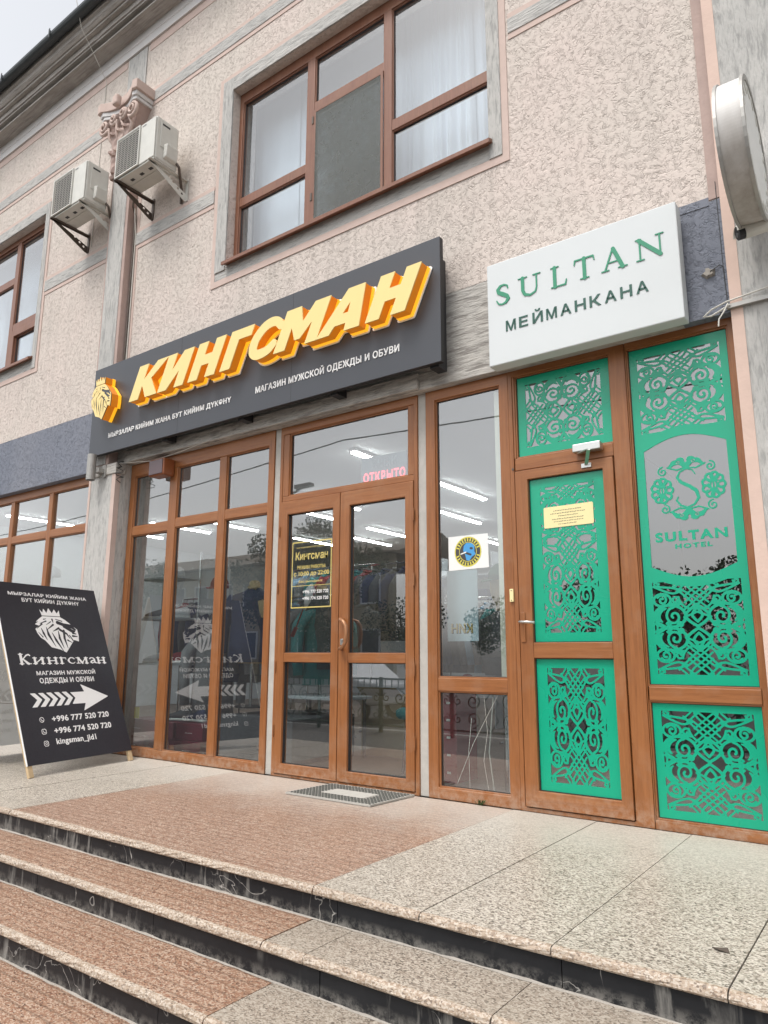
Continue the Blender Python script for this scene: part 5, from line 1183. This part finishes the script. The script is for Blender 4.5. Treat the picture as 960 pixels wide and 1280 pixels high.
# rear panel: leans the other way; its print shows through reversed on the inner side
Ot = O_+V_*BH; Nh = Vector((-U_.y, U_.x, 0)).normalized(); Nh = Nh if Nh.x > 0 else -Nh
U2 = U_.copy(); V2 = (Nh*.40+Vector((0, 0, .917))).normalized(); V2 = (V2-U2*V2.dot(U2)).normalized(); N2 = V2.cross(U2).normalized()
T2 = Ot-Nh*.035-V2*(Ot.z-.085)/V2.z; O2 = T2
if N2.x > 0: N2 = -N2
b2 = lambda u, v, d: tuple(O2+U2*u+V2*v+N2*d)
BH2 = (Ot-T2).length
inner = pbox('rear_panel', 'vinyl_back', 0, BW, 0, BH2-.03, -.0012, -.0002, b2, bo, label='pale translucent rear panel with its print showing through reversed')
board_print(lambda u, v, d: b2(u, v, -.0018), inner, 'vinyl_print', True)
for u in (.0, BW-.045): pbox('leg', 'wood', u, u+.04, -.085, BH2-.04, -.03, -.0045, b2, bo, .002)
MB().bar(b2(.02, BH2*.32, -.02), bp(.02, BH*.32, -.02), .012, .003).build('stay', 'darkmetal', bo)

# ---- door mat
mt = thing('door_mat', 'grey ribbed rubber door mat with a pale centre before the double door', 'door mat', (-3.1, -.27, 0))
mp_ = lambda u, v, d: (-3.42+u*.69+v*.03, -.50+v*.43+u*.0, .0025+d)
def matbox(name, mat, u0, u1, v0, v1, d0, d1, **k):
    vs = [mp_(u, v, d) for v in (v0, v1) for d in (d0, d1) for u in (u0, u1)]
    return MB().add(vs, [(0, 2, 3, 1), (4, 5, 7, 6), (0, 1, 5, 4), (2, 6, 7, 3), (0, 4, 6, 2), (1, 3, 7, 5)]).build(name, mat, mt, **k)
matbox('base', 'rubber2', 0, 1, 0, 1, 0, .006); 
mm = MB(); NU, NV = 26, 15
for i in range(NU):
    for j in range(NV):
        u, v = (i+.5)/NU, (j+.5)/NV
        if .24 < u < .76 and .30 < v < .70: continue
        h = .011; a, b = .40/NU, .32/NV
        q = [(u-a, v), (u, v-b), (u+a, v), (u, v+b)] if (i+j) % 2 else [(u-a*.9, v-b*.5), (u+a*.9, v-b*.5), (u+a*.9, v+b*.5), (u-a*.9, v+b*.5)]
        mm.add([mp_(x, y, .006) for x, y in q]+[mp_(x, y, h) for x, y in q], [(4, 5, 6, 7), (0, 1, 5, 4), (1, 2, 6, 5), (2, 3, 7, 6), (3, 0, 4, 7)])
mm.build('rubber_studs', 'rubber', mt, kind='stuff')
matbox('centre_field', 'rubber2', .25, .75, .31, .69, .006, .010)
vs_ = ((0, 1, 0, .03), (0, 1, .97, 1), (0, .018, .03, .97), (.982, 1, .03, .97))
for k in vs_: matbox('border', 'rubber2', *k, .006, .0105)

# ================================================================== INSIDE THE SHOP
k = 0
for x, y in ((-4.06, 1.5), (-4.06, 3.0), (-4.9, 4.4), (-5.7, 2.6), (-6.4, 3.2), (-6.45, 4.85), (-7.2, 5.4), (-8.0, 3.0), (-8.0, 4.9), (-8.75, 2.7), (-3.3, 4.8), (-5.6, 6.5), (-9.8, 2.6), (-9.9, 1.2)):
    t = thing('ceiling_light', 'tube light on the shop ceiling, '+['nearest behind the side window', 'second behind the side window', 'rightmost behind the right door leaf', 'nearest above the left door leaf', 'over the top of the left door leaf', 'upper one behind the right door leaf', 'lower one behind the right door leaf', 'in the right bay of the shop window', 'far one in the right bay', 'in the middle bay of the shop window', 'deep in the shop behind the side window', 'deepest above the double door', 'in the first bay by the pier', 'behind the gridded window'][k], 'ceiling light', (x, y, 2.76), 'tube lights on the shop ceiling')
    B('lamp_body', 'tube_body', (x-.04, x+.04, y-.56, y+.56, 2.752, 2.779), t, .004); B('tube', 'tube', (x-.022, x+.022, y-.54, y+.54, 2.735, 2.7515), t); k += 1
def ell(cx, cy, z, a, b, n=12, sq=1.): return [(cx+a*math.cos(2*math.pi*i/n), cy+b*math.sin(2*math.pi*i/n), z) for i in range(n)]
def garment(name, label, cat, x, y, zt, mat, L=.72, w=.23, rot=0., sleeves=True, group=None, th=.07, extra=None, seed=0):
    """a top or jacket on a hanger or a bust: tapered body, shoulders, hanging sleeves, collar"""
    t = thing(name, label, cat, (x, y, zt-L), group); c, s = math.cos(rot), math.sin(rot); r = random.Random(seed)
    def P(px, py, pz): return (x+px*c-py*s, y+px*s+py*c, pz)
    n = 16; body = []
    for z, a, b in ((zt, .06, .05), (zt-.03, .10, .06), (zt-.06, w*.86, th*.8), (zt-.12, w, th), (zt-.3, w*.93, th*1.05), (zt-.5, w*.95, th*1.0), (zt-L, w*1.02, th*1.1)):
        body.append([P(a*math.cos(2*math.pi*i/n), b*math.sin(2*math.pi*i/n)*(1+.18*math.sin(i*2.7+z*9)), z) for i in range(n)])
    MB().loft(body).build('body', mat, t, smooth=True)
    if sleeves:
        for sd_ in (-1, 1):
            MB().tube([P(sd_*(w*.86), 0, zt-.09), P(sd_*(w+.05), .0, zt-.2), P(sd_*(w+.075), -.01, zt-.4), P(sd_*(w+.06), -.03, zt-L*.88)], [.06, .062, .052, .045], 10).build('sleeve', mat, t, smooth=True)
    MB().tube([P(.05*math.cos(R(a)), .045*math.sin(R(a))-.01, zt+.01+.012*math.sin(R(a))) for a in range(0, 361, 40)], .014, 6).build('collar', extra or mat, t, smooth=True)
    return t
def bust(x, y, z0, label, mat, L=.66, extra='tan', rot=0):
    t = thing('mannequin', label, 'mannequin', (x, y, z0)); zt = z0+1.05
    MB().tube([(x, y, z0), (x, y, zt-.6)], .014, 8).build('pole', 'chrome', t); MB().tube([(x, y, z0), (x, y, z0+.015)], .14, 18).build('base', 'black', t)
    rings = [ell(x, y, zt+dz, a, b) for dz, a, b in ((-.66, .15, .10), (-.5, .135, .09), (-.3, .17, .11), (-.1, .2, .10), (-.03, .12, .07), (.0, .06, .055), (.08, .052, .052), (.1, .03, .03))]
    MB().loft(rings).build('torso', 'tan', t, smooth=True)
    return zt
F0 = -.004
# clothing rails with hanging garments
rail_specs = [(-6.1, -5.1, 1.55, 1.36, 'rail of dark jackets behind the middle bay'), (-4.2, -3.5, 2.9, 1.42, 'rail of clothes seen through the left door leaf'), (-7.6, -6.6, 1.9, 1.5, 'clothes rail deep behind the first bay'), (-5.0, -4.0, 2.0, 1.75, 'tall clothes rail behind the right bay'), (-6.6, -5.3, 2.9, 1.9, 'tall clothes rail deep behind the middle bay'), (-3.1, -2.4, 2.4, 1.5, 'clothes rail behind the tall side pane'), (-5.95, -4.3, .98, 1.34, 'low rail close behind the shop window')]
cols = ['navy', 'charcoal', 'greyc', 'charcoal', 'navy', 'teal', 'greyc', 'charcoal', 'redc', 'bluec']
for q, (xa, xb, y, zr, lab) in enumerate(rail_specs):
    t = thing('clothes_rail', 'chrome '+lab, 'clothes rail', ((xa+xb)/2, y, F0), 'clothes rails in the shop')
    MB().tube([(xa, y, zr+.08), (xb, y, zr+.08)], .012, 8).build('bar', 'chrome', t)
    for x in (xa, xb): MB().tube([(x, y, F0), (x, y, zr+.08)], .012, 8).build('upright', 'chrome', t); MB().tube([(x, y-.22, F0+.02), (x, y+.22, F0+.02)], .012, 8).build('foot', 'chrome', t)
    n = 8
    for i in range(n):
        x = xa+(xb-xa)*(i+.6)/n; mtc = cols[(i*3+q*4) % 10]; nm = {'navy': 'navy', 'charcoal': 'charcoal', 'greyc': 'grey', 'teal': 'teal', 'redc': 'dark red', 'bluec': 'pale blue'}[mtc]
        g_ = garment('hanging_jacket', nm+' jacket, '+['first', 'second', 'third', 'fourth', 'fifth', 'sixth', 'seventh', 'eighth'][i]+' on the '+lab, 'jacket', x, y, zr, mtc, .72, .22, R(70), True, 'jackets on the clothes rails', .045, None, i)
        MB().tube([(x, y, zr+.0), (x, y, zr+.06), (x+.012, y, zr+.085), (x, y, zr+.098)], .004, 5).build('hanger_hook', 'chrome', g_)
# dressed busts and shirts in the window
bust(-4.95, .62, F0+.42, 'dress bust wearing a dark jacket with a tan lapel in the shop window', 'navy')
garment('jacket', 'navy jacket with a light collar on the bust between the second and third bay', 'jacket', -4.95, .62, F0+1.50, 'navy', .68, .235, R(20), True, None, .13, 'tan', 2)
bust(-4.45, 1.0, F0+.38, 'second dress bust behind the right bay', 'charcoal')
garment('jacket', 'charcoal jacket on the bust in the right bay of the shop window', 'jacket', -4.45, 1.0, F0+1.46, 'charcoal', .70, .23, R(-10), True, None, .13, None, 3)
garment('coat', 'long grey coat hanging low in the middle bay', 'coat', -5.62, .75, F0+1.10, 'greyc', .78, .21, R(62), True, None, .08, None, 4)
garment('shirt', 'white T-shirt hanging high behind the middle bay', 'T-shirt', -5.85, .9, F0+1.86, 'whitec', .6, .21, R(10), False, None, .05, None, 5)
garment('shirt', 'pale blue shirt hanging deep in the shop', 'shirt', -5.4, 3.5, F0+1.9, 'bluec', .6, .22, R(0), True, None, .05, None, 6)
# caps and shoes
def cap_hat(x, y, z, mat, label, rot=0., group=None):
    t = thing('cap', label, 'cap', (x, y, z), group); rings = [[(x+a*math.cos(2*math.pi*i/14), y+a*.9*math.sin(2*math.pi*i/14), z+h) for i in range(14)] for h, a in ((0, .095), (.05, .093), (.09, .075), (.115, .045), (.125, .01))]
    MB().loft(rings).build('crown', mat, t, smooth=True); c, s = math.cos(rot), math.sin(rot); v = []
    for zz in (z, z+.006): v += [(x+(px*c-py*s), y+(px*s+py*c), zz-.02*(1 if py < -.13 else 0)) for px, py in ((-.085, -.04), (-.075, -.12), (-.03, -.165), (.03, -.165), (.075, -.12), (.085, -.04))]
    MB().add(v, [(5, 4, 3, 2, 1, 0), (6, 7, 8, 9, 10, 11)]+[(i, (i+1) % 6, 6+(i+1) % 6, 6+i) for i in range(6)]).build('peak', mat, t); return t
def shoe(x, y, z, rot, mat, label, group='shoes on display in the window'):
    t = thing('sneaker', label, 'shoe', (x, y, z), group); c, s = math.cos(rot), math.sin(rot)
    P = lambda px, py, pz: (x+px*c-py*s, y+px*s+py*c, z+pz)
    def rr_(px, w_, z0, z1): return [P(px, w_*math.cos(2*math.pi*i/10), (z0+z1)/2+(z1-z0)/2*math.sin(2*math.pi*i/10)) for i in range(10)]
    MB().loft([rr_(px, w_, 0, .028) for px, w_ in ((-.14, .025), (-.12, .038), (0, .036), (.09, .046), (.135, .035), (.15, .015))]).build('sole', 'sole', t, smooth=True)
    MB().loft([rr_(px, w_, .02, h) for px, w_, h in ((-.135, .022, .09), (-.10, .034, .115), (-.04, .034, .105), (.02, .036, .085), (.09, .042, .065), (.135, .028, .045))]).build('upper', mat, t, smooth=True); return t
sh_ = thing('display_shelf', 'glass and chrome shelf unit with shoes behind the first bay', 'shelf', (-6.05, .5, F0))
for z in (.78, 1.22, 1.62): B('shelf_board', 'wall_in', (-6.35, -5.75, .34, .66, z, z+.018), sh_, .002)
for x in (-6.34, -5.76): MB().tube([(x, .64, F0), (x, .64, 1.9)], .012, 8).build('upright', 'chrome', sh_)
for i, (x, z, mt_, c_) in enumerate(((-6.2, .798, 'whitec', 'white'), (-5.95, .798, 'redc', 'dark red'), (-6.2, 1.238, 'greyc', 'grey'), (-5.93, 1.238, 'whitec', 'white'))):
    shoe(x, .5, z, R(200+10*i), mt_, c_+' sneaker on the '+('upper' if z > 1 else 'lower')+' board of the shelf behind the first bay', 'shoes on display in the window')
cap_hat(-5.96, .5, 1.638, 'whitec', 'white cap on the top board of the shelf behind the first bay', R(20)); cap_hat(-5.44, .62, 1.52, 'redc', 'dark red cap on a stand in the middle bay', R(15))
MB().tube([(-5.44, .62, F0), (-5.44, .62, 1.52)], .01, 6).build('cap_stand', 'chrome', thing('cap_stand', 'thin chrome stand carrying the dark red cap', 'stand', (-5.44, .62, F0)))
# maroon shoe boxes
bi = 0
for j, (x, z) in enumerate([(-6.05, 0), (-5.66, 0), (-5.27, 0), (-6.03, 1), (-5.64, 1), (-5.28, 1)]):
    zz = F0+.145*z+.001*z; y = .30+.03*(j % 2)
    t = thing('shoe_box', 'maroon shoe box in the %s row at the %s of the stack in the window' % (('bottom', 'top')[z], ('left', 'middle', 'right')[j % 3]), 'box', (x, y, zz), 'maroon shoe boxes stacked in the window')
    B('box', 'maroon', (x-.18, x+.18, y-.12, y+.14, zz, zz+.115), t, .003); B('lid', 'maroon', (x-.185, x+.185, y-.125, y+.145, zz+.1152, zz+.143), t, .003)
    S = [('s', [(x-.05+.02*q_, zz+.06), (x-.042+.02*q_, zz+.062)], .005) for q_ in range(5)]; sdf_mesh('box_mark', S, (x-.07, x+.07, zz+.04, zz+.08), .002, facade(y-.1205), 0, 'print_white', t)
tag(B('price_card', 'inkyellow', (-6.0, -5.93, .145, .15, .30, .40)), 'small yellow card standing by the maroon boxes', 'card')
shoe(-5.55, .31, .2865, R(195), 'charcoal', 'left black sneaker with white sole on the maroon boxes'); shoe(-5.33, .33, .2865, R(175), 'navy', 'right black sneaker with white sole on the maroon boxes')
# low dark plinth under the busts
tag(B('display_plinth', 'charcoal', (-5.1, -4.2, .38, 1.2, F0, .36), None, .006), 'dark display plinth on the floor of the right bay', 'plinth')
# behind the double door
ws = thing('wall_shelving', 'white shelving with folded clothes and caps deep behind the right door leaf', 'shelving', (-4.3, 4.2, F0))
for z in (.5, .85, 1.2, 1.55, 1.9): B('shelf_board', 'wall_in', (-5.2, -3.4, 4.1, 4.5, z, z+.02), ws)
for x in (-5.2, -4.3, -3.42): B('upright', 'wall_in', (x, x+.02, 4.1, 4.5, F0, 2.2), ws)
r = random.Random(4); BRD = {.52: 'lowest', .87: 'second lowest', 1.22: 'third', 1.57: 'top'}; PLC = ['far left', 'second from left', 'left of the middle post', 'right of the middle post', 'second from right', 'far right']
for z in (.52, .87, 1.22, 1.57):
    for i in range(6):
        x = -5.05+.29*i+(.04 if x > -4.3 else 0); mt_ = r.choice(['navy', 'charcoal', 'greyc', 'whitec', 'bluec', 'redc']); nm = {'navy': 'navy', 'charcoal': 'black', 'greyc': 'grey', 'whitec': 'white', 'bluec': 'pale blue', 'redc': 'dark red'}[mt_]
        if (i+int(z*10)) % 3: tag(B('folded_clothes', mt_, (x-.1, x+.1, 4.14, 4.4, z, z+.06+.1*r.random()), None, .015), nm+' folded clothes on the '+BRD[z]+' wall shelf, '+PLC[i], 'clothes', 'folded clothes on the wall shelving')
        else: cap_hat(x, 4.25, z, mt_, nm+' cap on the '+BRD[z]+' board of the wall shelving, '+PLC[i], R(r.uniform(-20, 20)), 'caps on the wall shelving')
cb = thing('cardboard_box', 'tall brown cardboard box behind the right door leaf', 'box', (-4.0, 1.4, F0)); B('carton', 'card', (-4.2, -3.72, 1.3, 1.7, F0, .52), cb, .004); MB().add([(-4.19, 1.3, .52), (-3.73, 1.3, .52), (-3.74, 1.2, .60), (-4.18, 1.2, .60), (-4.19, 1.296, .52), (-3.73, 1.296, .52), (-3.74, 1.196, .60), (-4.18, 1.196, .60)], [(0, 1, 2, 3), (7, 6, 5, 4), (0, 4, 5, 1), (2, 6, 7, 3)]).build('flap', 'card', cb)
stl = thing('padded_stool', 'padded stool with a teal seat behind the right door leaf', 'stool', (-3.15, .75, F0)); MB().loft([ell(-3.15, .75, z, a, a*.8, 20) for z, a in ((.40, .22), (.42, .24), (.46, .24), (.48, .2))]).build('seat', 'teal', stl, smooth=True)
for a in range(4): q_ = R(45+90*a); MB().tube([(-3.15+.15*math.cos(q_), .75+.12*math.sin(q_), .40), (-3.15+.19*math.cos(q_), .75+.15*math.sin(q_), F0)], .012, 8).build('leg', 'chrome', stl)
tag(B('white_box', 'whitec', (-3.14, -2.9, .62, .8, .07, .36), None, .006), 'white carton standing under the teal stool', 'box')
tbl = thing('white_table', 'low white table behind the left door leaf', 'table', (-4.35, 1.0, F0)); B('table_top', 'wall_in', (-4.75, -4.0, .75, 1.2, .50, .525), tbl, .004)
for a, b in ((-4.7, .8), (-4.05, .8), (-4.7, 1.15), (-4.05, 1.15)): MB().tube([(a, b, F0), (a, b, .5)], .014, 8).build('leg', 'darkmetal', tbl)
garment('vest', 'dark vest hanging just behind the left door leaf', 'vest', -4.35, 1.5, 1.35, 'charcoal', .55, .22, R(5), False, None, .07, None, 8)
um = thing('umbrella', 'closed pale umbrella with a brown handle behind the left door leaf', 'umbrella', (-3.98, .25, 1.1))
MB().loft([ell(-3.905+dx, .18, z, a, a*.6, 10) for dx, z, a in ((.0, 1.24, .006), (.02, 1.30, .03), (.05, 1.40, .045), (.06, 1.44, .01))]).build('canopy', 'whitec', um, smooth=True)
MB().tube([(-3.93, .18, 1.24), (-4.0, .18, 1.10)], .006, 6).tube([(-4.0, .18, 1.10), (-4.04, .18, 1.03)], .016, 8).build('handle', 'redc', um)
# counter and red strip behind the low side pane, poster and mannequin head behind the tall pane
ct = thing('shoe_rack', 'narrow dark red rack behind the lower side pane', 'rack', (-2.75, .6, F0)); B('rack_side', 'redc', (-2.92, -2.72, .5, .8, F0, .62), ct, .004)
for q_ in range(5): B('size_tag', 'paper', (-2.80, -2.77, .497, .4995, .06+.12*q_, .075+.12*q_), ct)
B('rack_top', 'notice', (-2.95, -2.55, .45, .85, .625, .65), ct, .01)
po = thing('hanging_poster', 'pale blue hanging poster with reversed gilt letters behind the tall side pane', 'poster', (-2.55, .25, 1.3)); B('sheet', 'banner_blue', (-2.60, -2.36, .20, .206, .98, 1.46), po)
text('poster_lettering', 'КИН', -2.565, -2.40, 1.03, 1.095, facade(.1995), 'ink', po, .05, 1, .0008, True); text('poster_lettering', 'КИН', -2.568, -2.403, 1.034, 1.099, facade(.1985), 'gold', po, .01, 1, .0006, True)
hz = thing('mannequin', 'pale mannequin head with a green cap behind the tall side pane', 'mannequin', (-2.42, .75, 0)); MB().loft([ell(-2.30, .45, z, a, b, 14) for z, a, b in ((1.18, .05, .05), (1.24, .05, .05), (1.27, .07, .08), (1.33, .085, .095), (1.39, .085, .095), (1.43, .06, .07), (1.445, .02, .02))]).build('head', 'tan', hz, smooth=True)
MB().loft([ell(-2.30, .45, z, a, b, 14) for z, a, b in ((.75, .14, .1), (.95, .19, .12), (1.12, .2, .11), (1.17, .08, .06), (1.19, .05, .05))]).build('torso', 'charcoal', hz, smooth=True); MB().tube([(-2.30, .45, F0), (-2.30, .45, .75)], .02, 8).build('pole', 'chrome', hz)
cap_hat(-2.30, .44, 1.40, 'green_c', 'bottle green cap on the mannequin head behind the side pane', R(-20))
# left display window
cap_hat(-8.2, .45, 1.78, 'whitec', 'white cap hanging behind the gridded window left of the pier', R(30))
MB().tube([(-8.2, .45, F0), (-8.2, .45, 1.78)], .01, 6).build('cap_stand', 'chrome', thing('cap_stand', 'thin chrome stand behind the gridded window', 'stand', (-8.2, .45, F0)))

# ================================================================== ACROSS THE STREET (what the glass reflects)
ob = thing('street_building', 'long ochre two storey building across the street mirrored in the shop windows', 'building', (-22, -24, -.6))
wall_holes('wall', 'far_wall', -46, -20, -.6, 5.8, -24.3, -24.0, [], ob)
MB().extrude_x([(-23.6, 5.8), (-24.0, 5.8), (-28, 7.2), (-32, 5.8), (-32, 5.7), (-23.6, 5.7)], -46.3, -19.7).build('roof', 'far_roof', ob)
for fl in (0, 1):
    for i in range(12):
        x = -45+2.1*i; z = .6+2.7*fl; ring(MB(), (x, x+1.2, z, z+1.5), (x+.08, x+1.12, z+.08, z+1.42), -24.0, -23.94).build('window', ['wall_in']*2, ob); B('pane', 'far_pane', (x+.08, x+1.12, -23.99, -23.97, z+.08, z+1.42), ob)
for q_, (x, y, h) in enumerate(((-14.4, -11.2, 5.2), (-12.0, -10.5, 5.0), (-3.5, -11.5, 3.0), (-1.6, -12, 2.3), (-17.5, -13, 4.4), (-5.4, -12.5, 2.2), (4, -12, 4.5), (-24, -14, 5), (-18.5, -17, 3.0), (-9.0, -14.5, 2.8), (-13.0, -15, 2.6))):
    t = thing('street_tree', 'leafy street tree beyond the pavement, number %d' % q_ if False else ['leafy tree mirrored in the left door leaf', 'taller tree mirrored beside the left door leaf', 'leafy tree mirrored in the oval of the hotel window', 'low tree mirrored at the right of the oval', 'tree mirrored in the three bay window', 'small tree mirrored in the side window', 'tree far right across the street', 'tall tree far left across the street', 'rounded tree before the ochre building', 'low tree mirrored in the right door leaf', 'low tree mirrored in the left door leaf'][q_], 'tree', (x, y, -.6))
    r = random.Random(q_+20); MB().tube([(x, y, -.62), (x+.05, y, h*.3), (x-.05, y+.05, h*.6)], [.14, .10, .05], 8).build('trunk', 'bark', t)
    mb = MB()
    for c_ in range(9):
        cxx, cyy_, czz_ = x+r.uniform(-.9, .9), y+r.uniform(-.8, .8), h*.62+r.uniform(-.7, 1.0); MBr = r.uniform(.4, .75)
        for l_ in range(420):
            d = Vector((r.gauss(0, 1), r.gauss(0, 1), r.gauss(0, 1))).normalized()*MBr*r.random()**.4; p = Vector((cxx, cyy_, czz_))+d; a = Vector((r.uniform(-1, 1), r.uniform(-1, 1), r.uniform(-1, 1))).normalized()*.05; b_ = a.cross(Vector((r.uniform(-1, 1), r.uniform(-1, 1), r.uniform(-1, 1)))).normalized()*.03
            mb.add([p-a, p+b_, p+a, p-b_], [(0, 1, 2, 3)])
    mb.build('crown', 'leaf1' if q_ % 2 else 'leaf2', t, recalc=False, kind='stuff')
    for b_ in range(4): a = R(90*b_+r.uniform(-20, 20)); MB().tube([(x, y, h*.35), (x+.4*math.cos(a), y+.4*math.sin(a), h*.55), (x+.75*math.cos(a), y+.75*math.sin(a), h*.78)], [.05, .035, .015], 6).build('limb', 'bark', t)
# wrought iron railing at the pavement edge
fe = thing('iron_railing', 'dark green scrolled iron railing along the pavement mirrored in the door', 'railing', (-6, -7.6, -.6))
for i in range(12):
    xa = -15+1.6*i; xb = xa+1.6; MB().box(xa-.03, xa+.03, -7.63, -7.57, -.6, .45).build('post', 'ifence', fe)
    for z in (-.48, .22, .40): B('rail', 'ifence', (xa+.032, xb-.032, -7.615, -7.585, z, z+.035), fe)
    S = []
    for s_ in (-1, 1):
        for z_ in (-.26, .06): S += [('s', spiral(xa+.8+s_*.36, z_, .15, .03, 90 if z_ > 0 else -90, 1.5*s_*(1 if z_ > 0 else -1), 20), .022), ('s', spiral(xa+.8+s_*.68, z_, .09, .02, 90, -1.2*s_, 16), .018)]
        S += [('s', [(xa+.8, -.44), (xa+.8+s_*.14, -.25), (xa+.8+s_*.05, -.1), (xa+.8+s_*.14, .05), (xa+.8, .22)], .02)]
    sdf_mesh('scroll_panel', S, (xa+.03, xb-.03, -.45, .225), .016, lambda u, v, d: (u, -7.6-d, v), .014, 'ifence', fe, back=True)
    for j in range(10): x = xa+.1+.155*j; MB().box(x-.008, x+.008, -7.608, -7.592, .257, .40).build('baluster', 'ifence', fe)
lp2 = thing('street_lamp_post', 'thin dark lamp post with a bent arm across the street', 'lamp post', (-15.8, -12, -.6)); MB().tube([(-15.8, -12, -.62), (-15.8, -12, 5.2), (-15.6, -12, 5.7), (-14.9, -12, 6.0)], [.09, .06, .05, .04], 8).build('pole', 'darkmetal', lp2); B('lamp_head', 'greymetal', (-15.2, -14.5, -12.1, -11.9, 5.95, 6.08), lp2, .02)
for q_, (y, za, zb, sag, rad) in enumerate(((-7, 6.9, 7.2, .5, .018), (-7.4, 6.3, 6.5, .55, .03), (-7.5, 6.2, 6.45, .5, .014), (-8, 5.4, 5.9, .6, .014), (-9.5, 8.6, 8.2, .7, .02))):
    pts = [(-40+3*i, y, za+(zb-za)*i/20-sag*math.sin(math.pi*((i % 10)/10))) for i in range(21)]
    tag(MB().tube(pts, rad, 6).build('overhead_cable', 'wired'), ['highest thin', 'thick sagging', 'thin sagging', 'lowest thin', 'farthest'][q_]+' overhead cable over the street mirrored in the upper panes', 'cable')
def car(x, y, mat, label):
    t = thing('parked_car', label, 'car', (x, y, -.6)); z = -.6
    prof = [(-2.1, .35), (-2.1, .75), (-1.2, .88), (-.7, 1.38), (.7, 1.42), (1.4, .92), (2.05, .85), (2.1, .4)]
    vs = [(x+a, yy, z+b) for yy in (y-.85, y+.85) for a, b in prof]; n = len(prof)
    MB().add(vs, [tuple(range(n)), tuple(reversed(range(n, 2*n)))]+[(i, (i+1) % n, n+(i+1) % n, n+i) for i in range(n)]).build('body', mat, t, .05)
    MB().add([(x+a, y+.86, z+b) for a, b in ((-1.1, .92), (-.65, 1.32), (.65, 1.35), (1.25, .94))]+[(x+a, y+.855, z+b) for a, b in ((-1.1, .92), (-.65, 1.32), (.65, 1.35), (1.25, .94))], [(0, 1, 2, 3), (7, 6, 5, 4)]).build('side_window', 'far_pane', t)
    for a in (-1.35, 1.35):
        for yy in (y-.86, y+.68): w_ = MB().tube([(x+a, yy, z+.31), (x+a, yy+.18, z+.31)], .31, 20).build('wheel', 'black', t); MB().tube([(x+a, yy-.004, z+.31), (x+a, yy+.184, z+.31)], .18, 14).build('rim', 'steel', w_)
wp_ = plain('silver_car_paint', (.45, .46, .48), .3, .3, .03); car(-11.5, -9.6, wp_, 'silver car parked beyond the railing'); car(-20, -9.7, plain('dark_car_paint', (.04, .05, .08), .25, .1, .03), 'dark blue car parked beyond the railing')

# ---- small litter and a weed
lf = MB(); lf.add([(-.62, -1.52, .003), (-.60, -1.545, .010), (-.565, -1.54, .004), (-.575, -1.515, .009), (-.62, -1.52, .001), (-.60, -1.545, .008), (-.565, -1.54, .002), (-.575, -1.515, .007)], [(0, 1, 2, 3), (7, 6, 5, 4), (0, 4, 5, 1), (1, 5, 6, 2), (2, 6, 7, 3), (3, 7, 4, 0)])
tag(lf.build('dry_leaf', 'bark'), 'small dry brown leaf lying on the beige landing', 'leaf')
wd_ = MB(); r = random.Random(6)
for k in range(16):
    a = r.uniform(0, 6.28); L = r.uniform(.02, .06); x, y = -2.24+r.uniform(-.03, .03), -.052+r.uniform(-.006, .006); p = Vector((x, y, .0)); q = Vector((x+L*math.cos(a)*.8, y-abs(L*math.sin(a))*.5, L*.75)); n_ = Vector((-math.sin(a), math.cos(a), .3)).normalized()*.005
    wd_.add([p, p.lerp(q, .5)+n_+Vector((0, 0, .006)), q, p.lerp(q, .5)-n_], [(0, 1, 2, 3)])
wo_ = wd_.build('weed', 'leaf1', recalc=False); wo_['kind'] = 'stuff'; tag(wo_, 'tuft of green weed growing at the foot of the tall side window', 'weed')
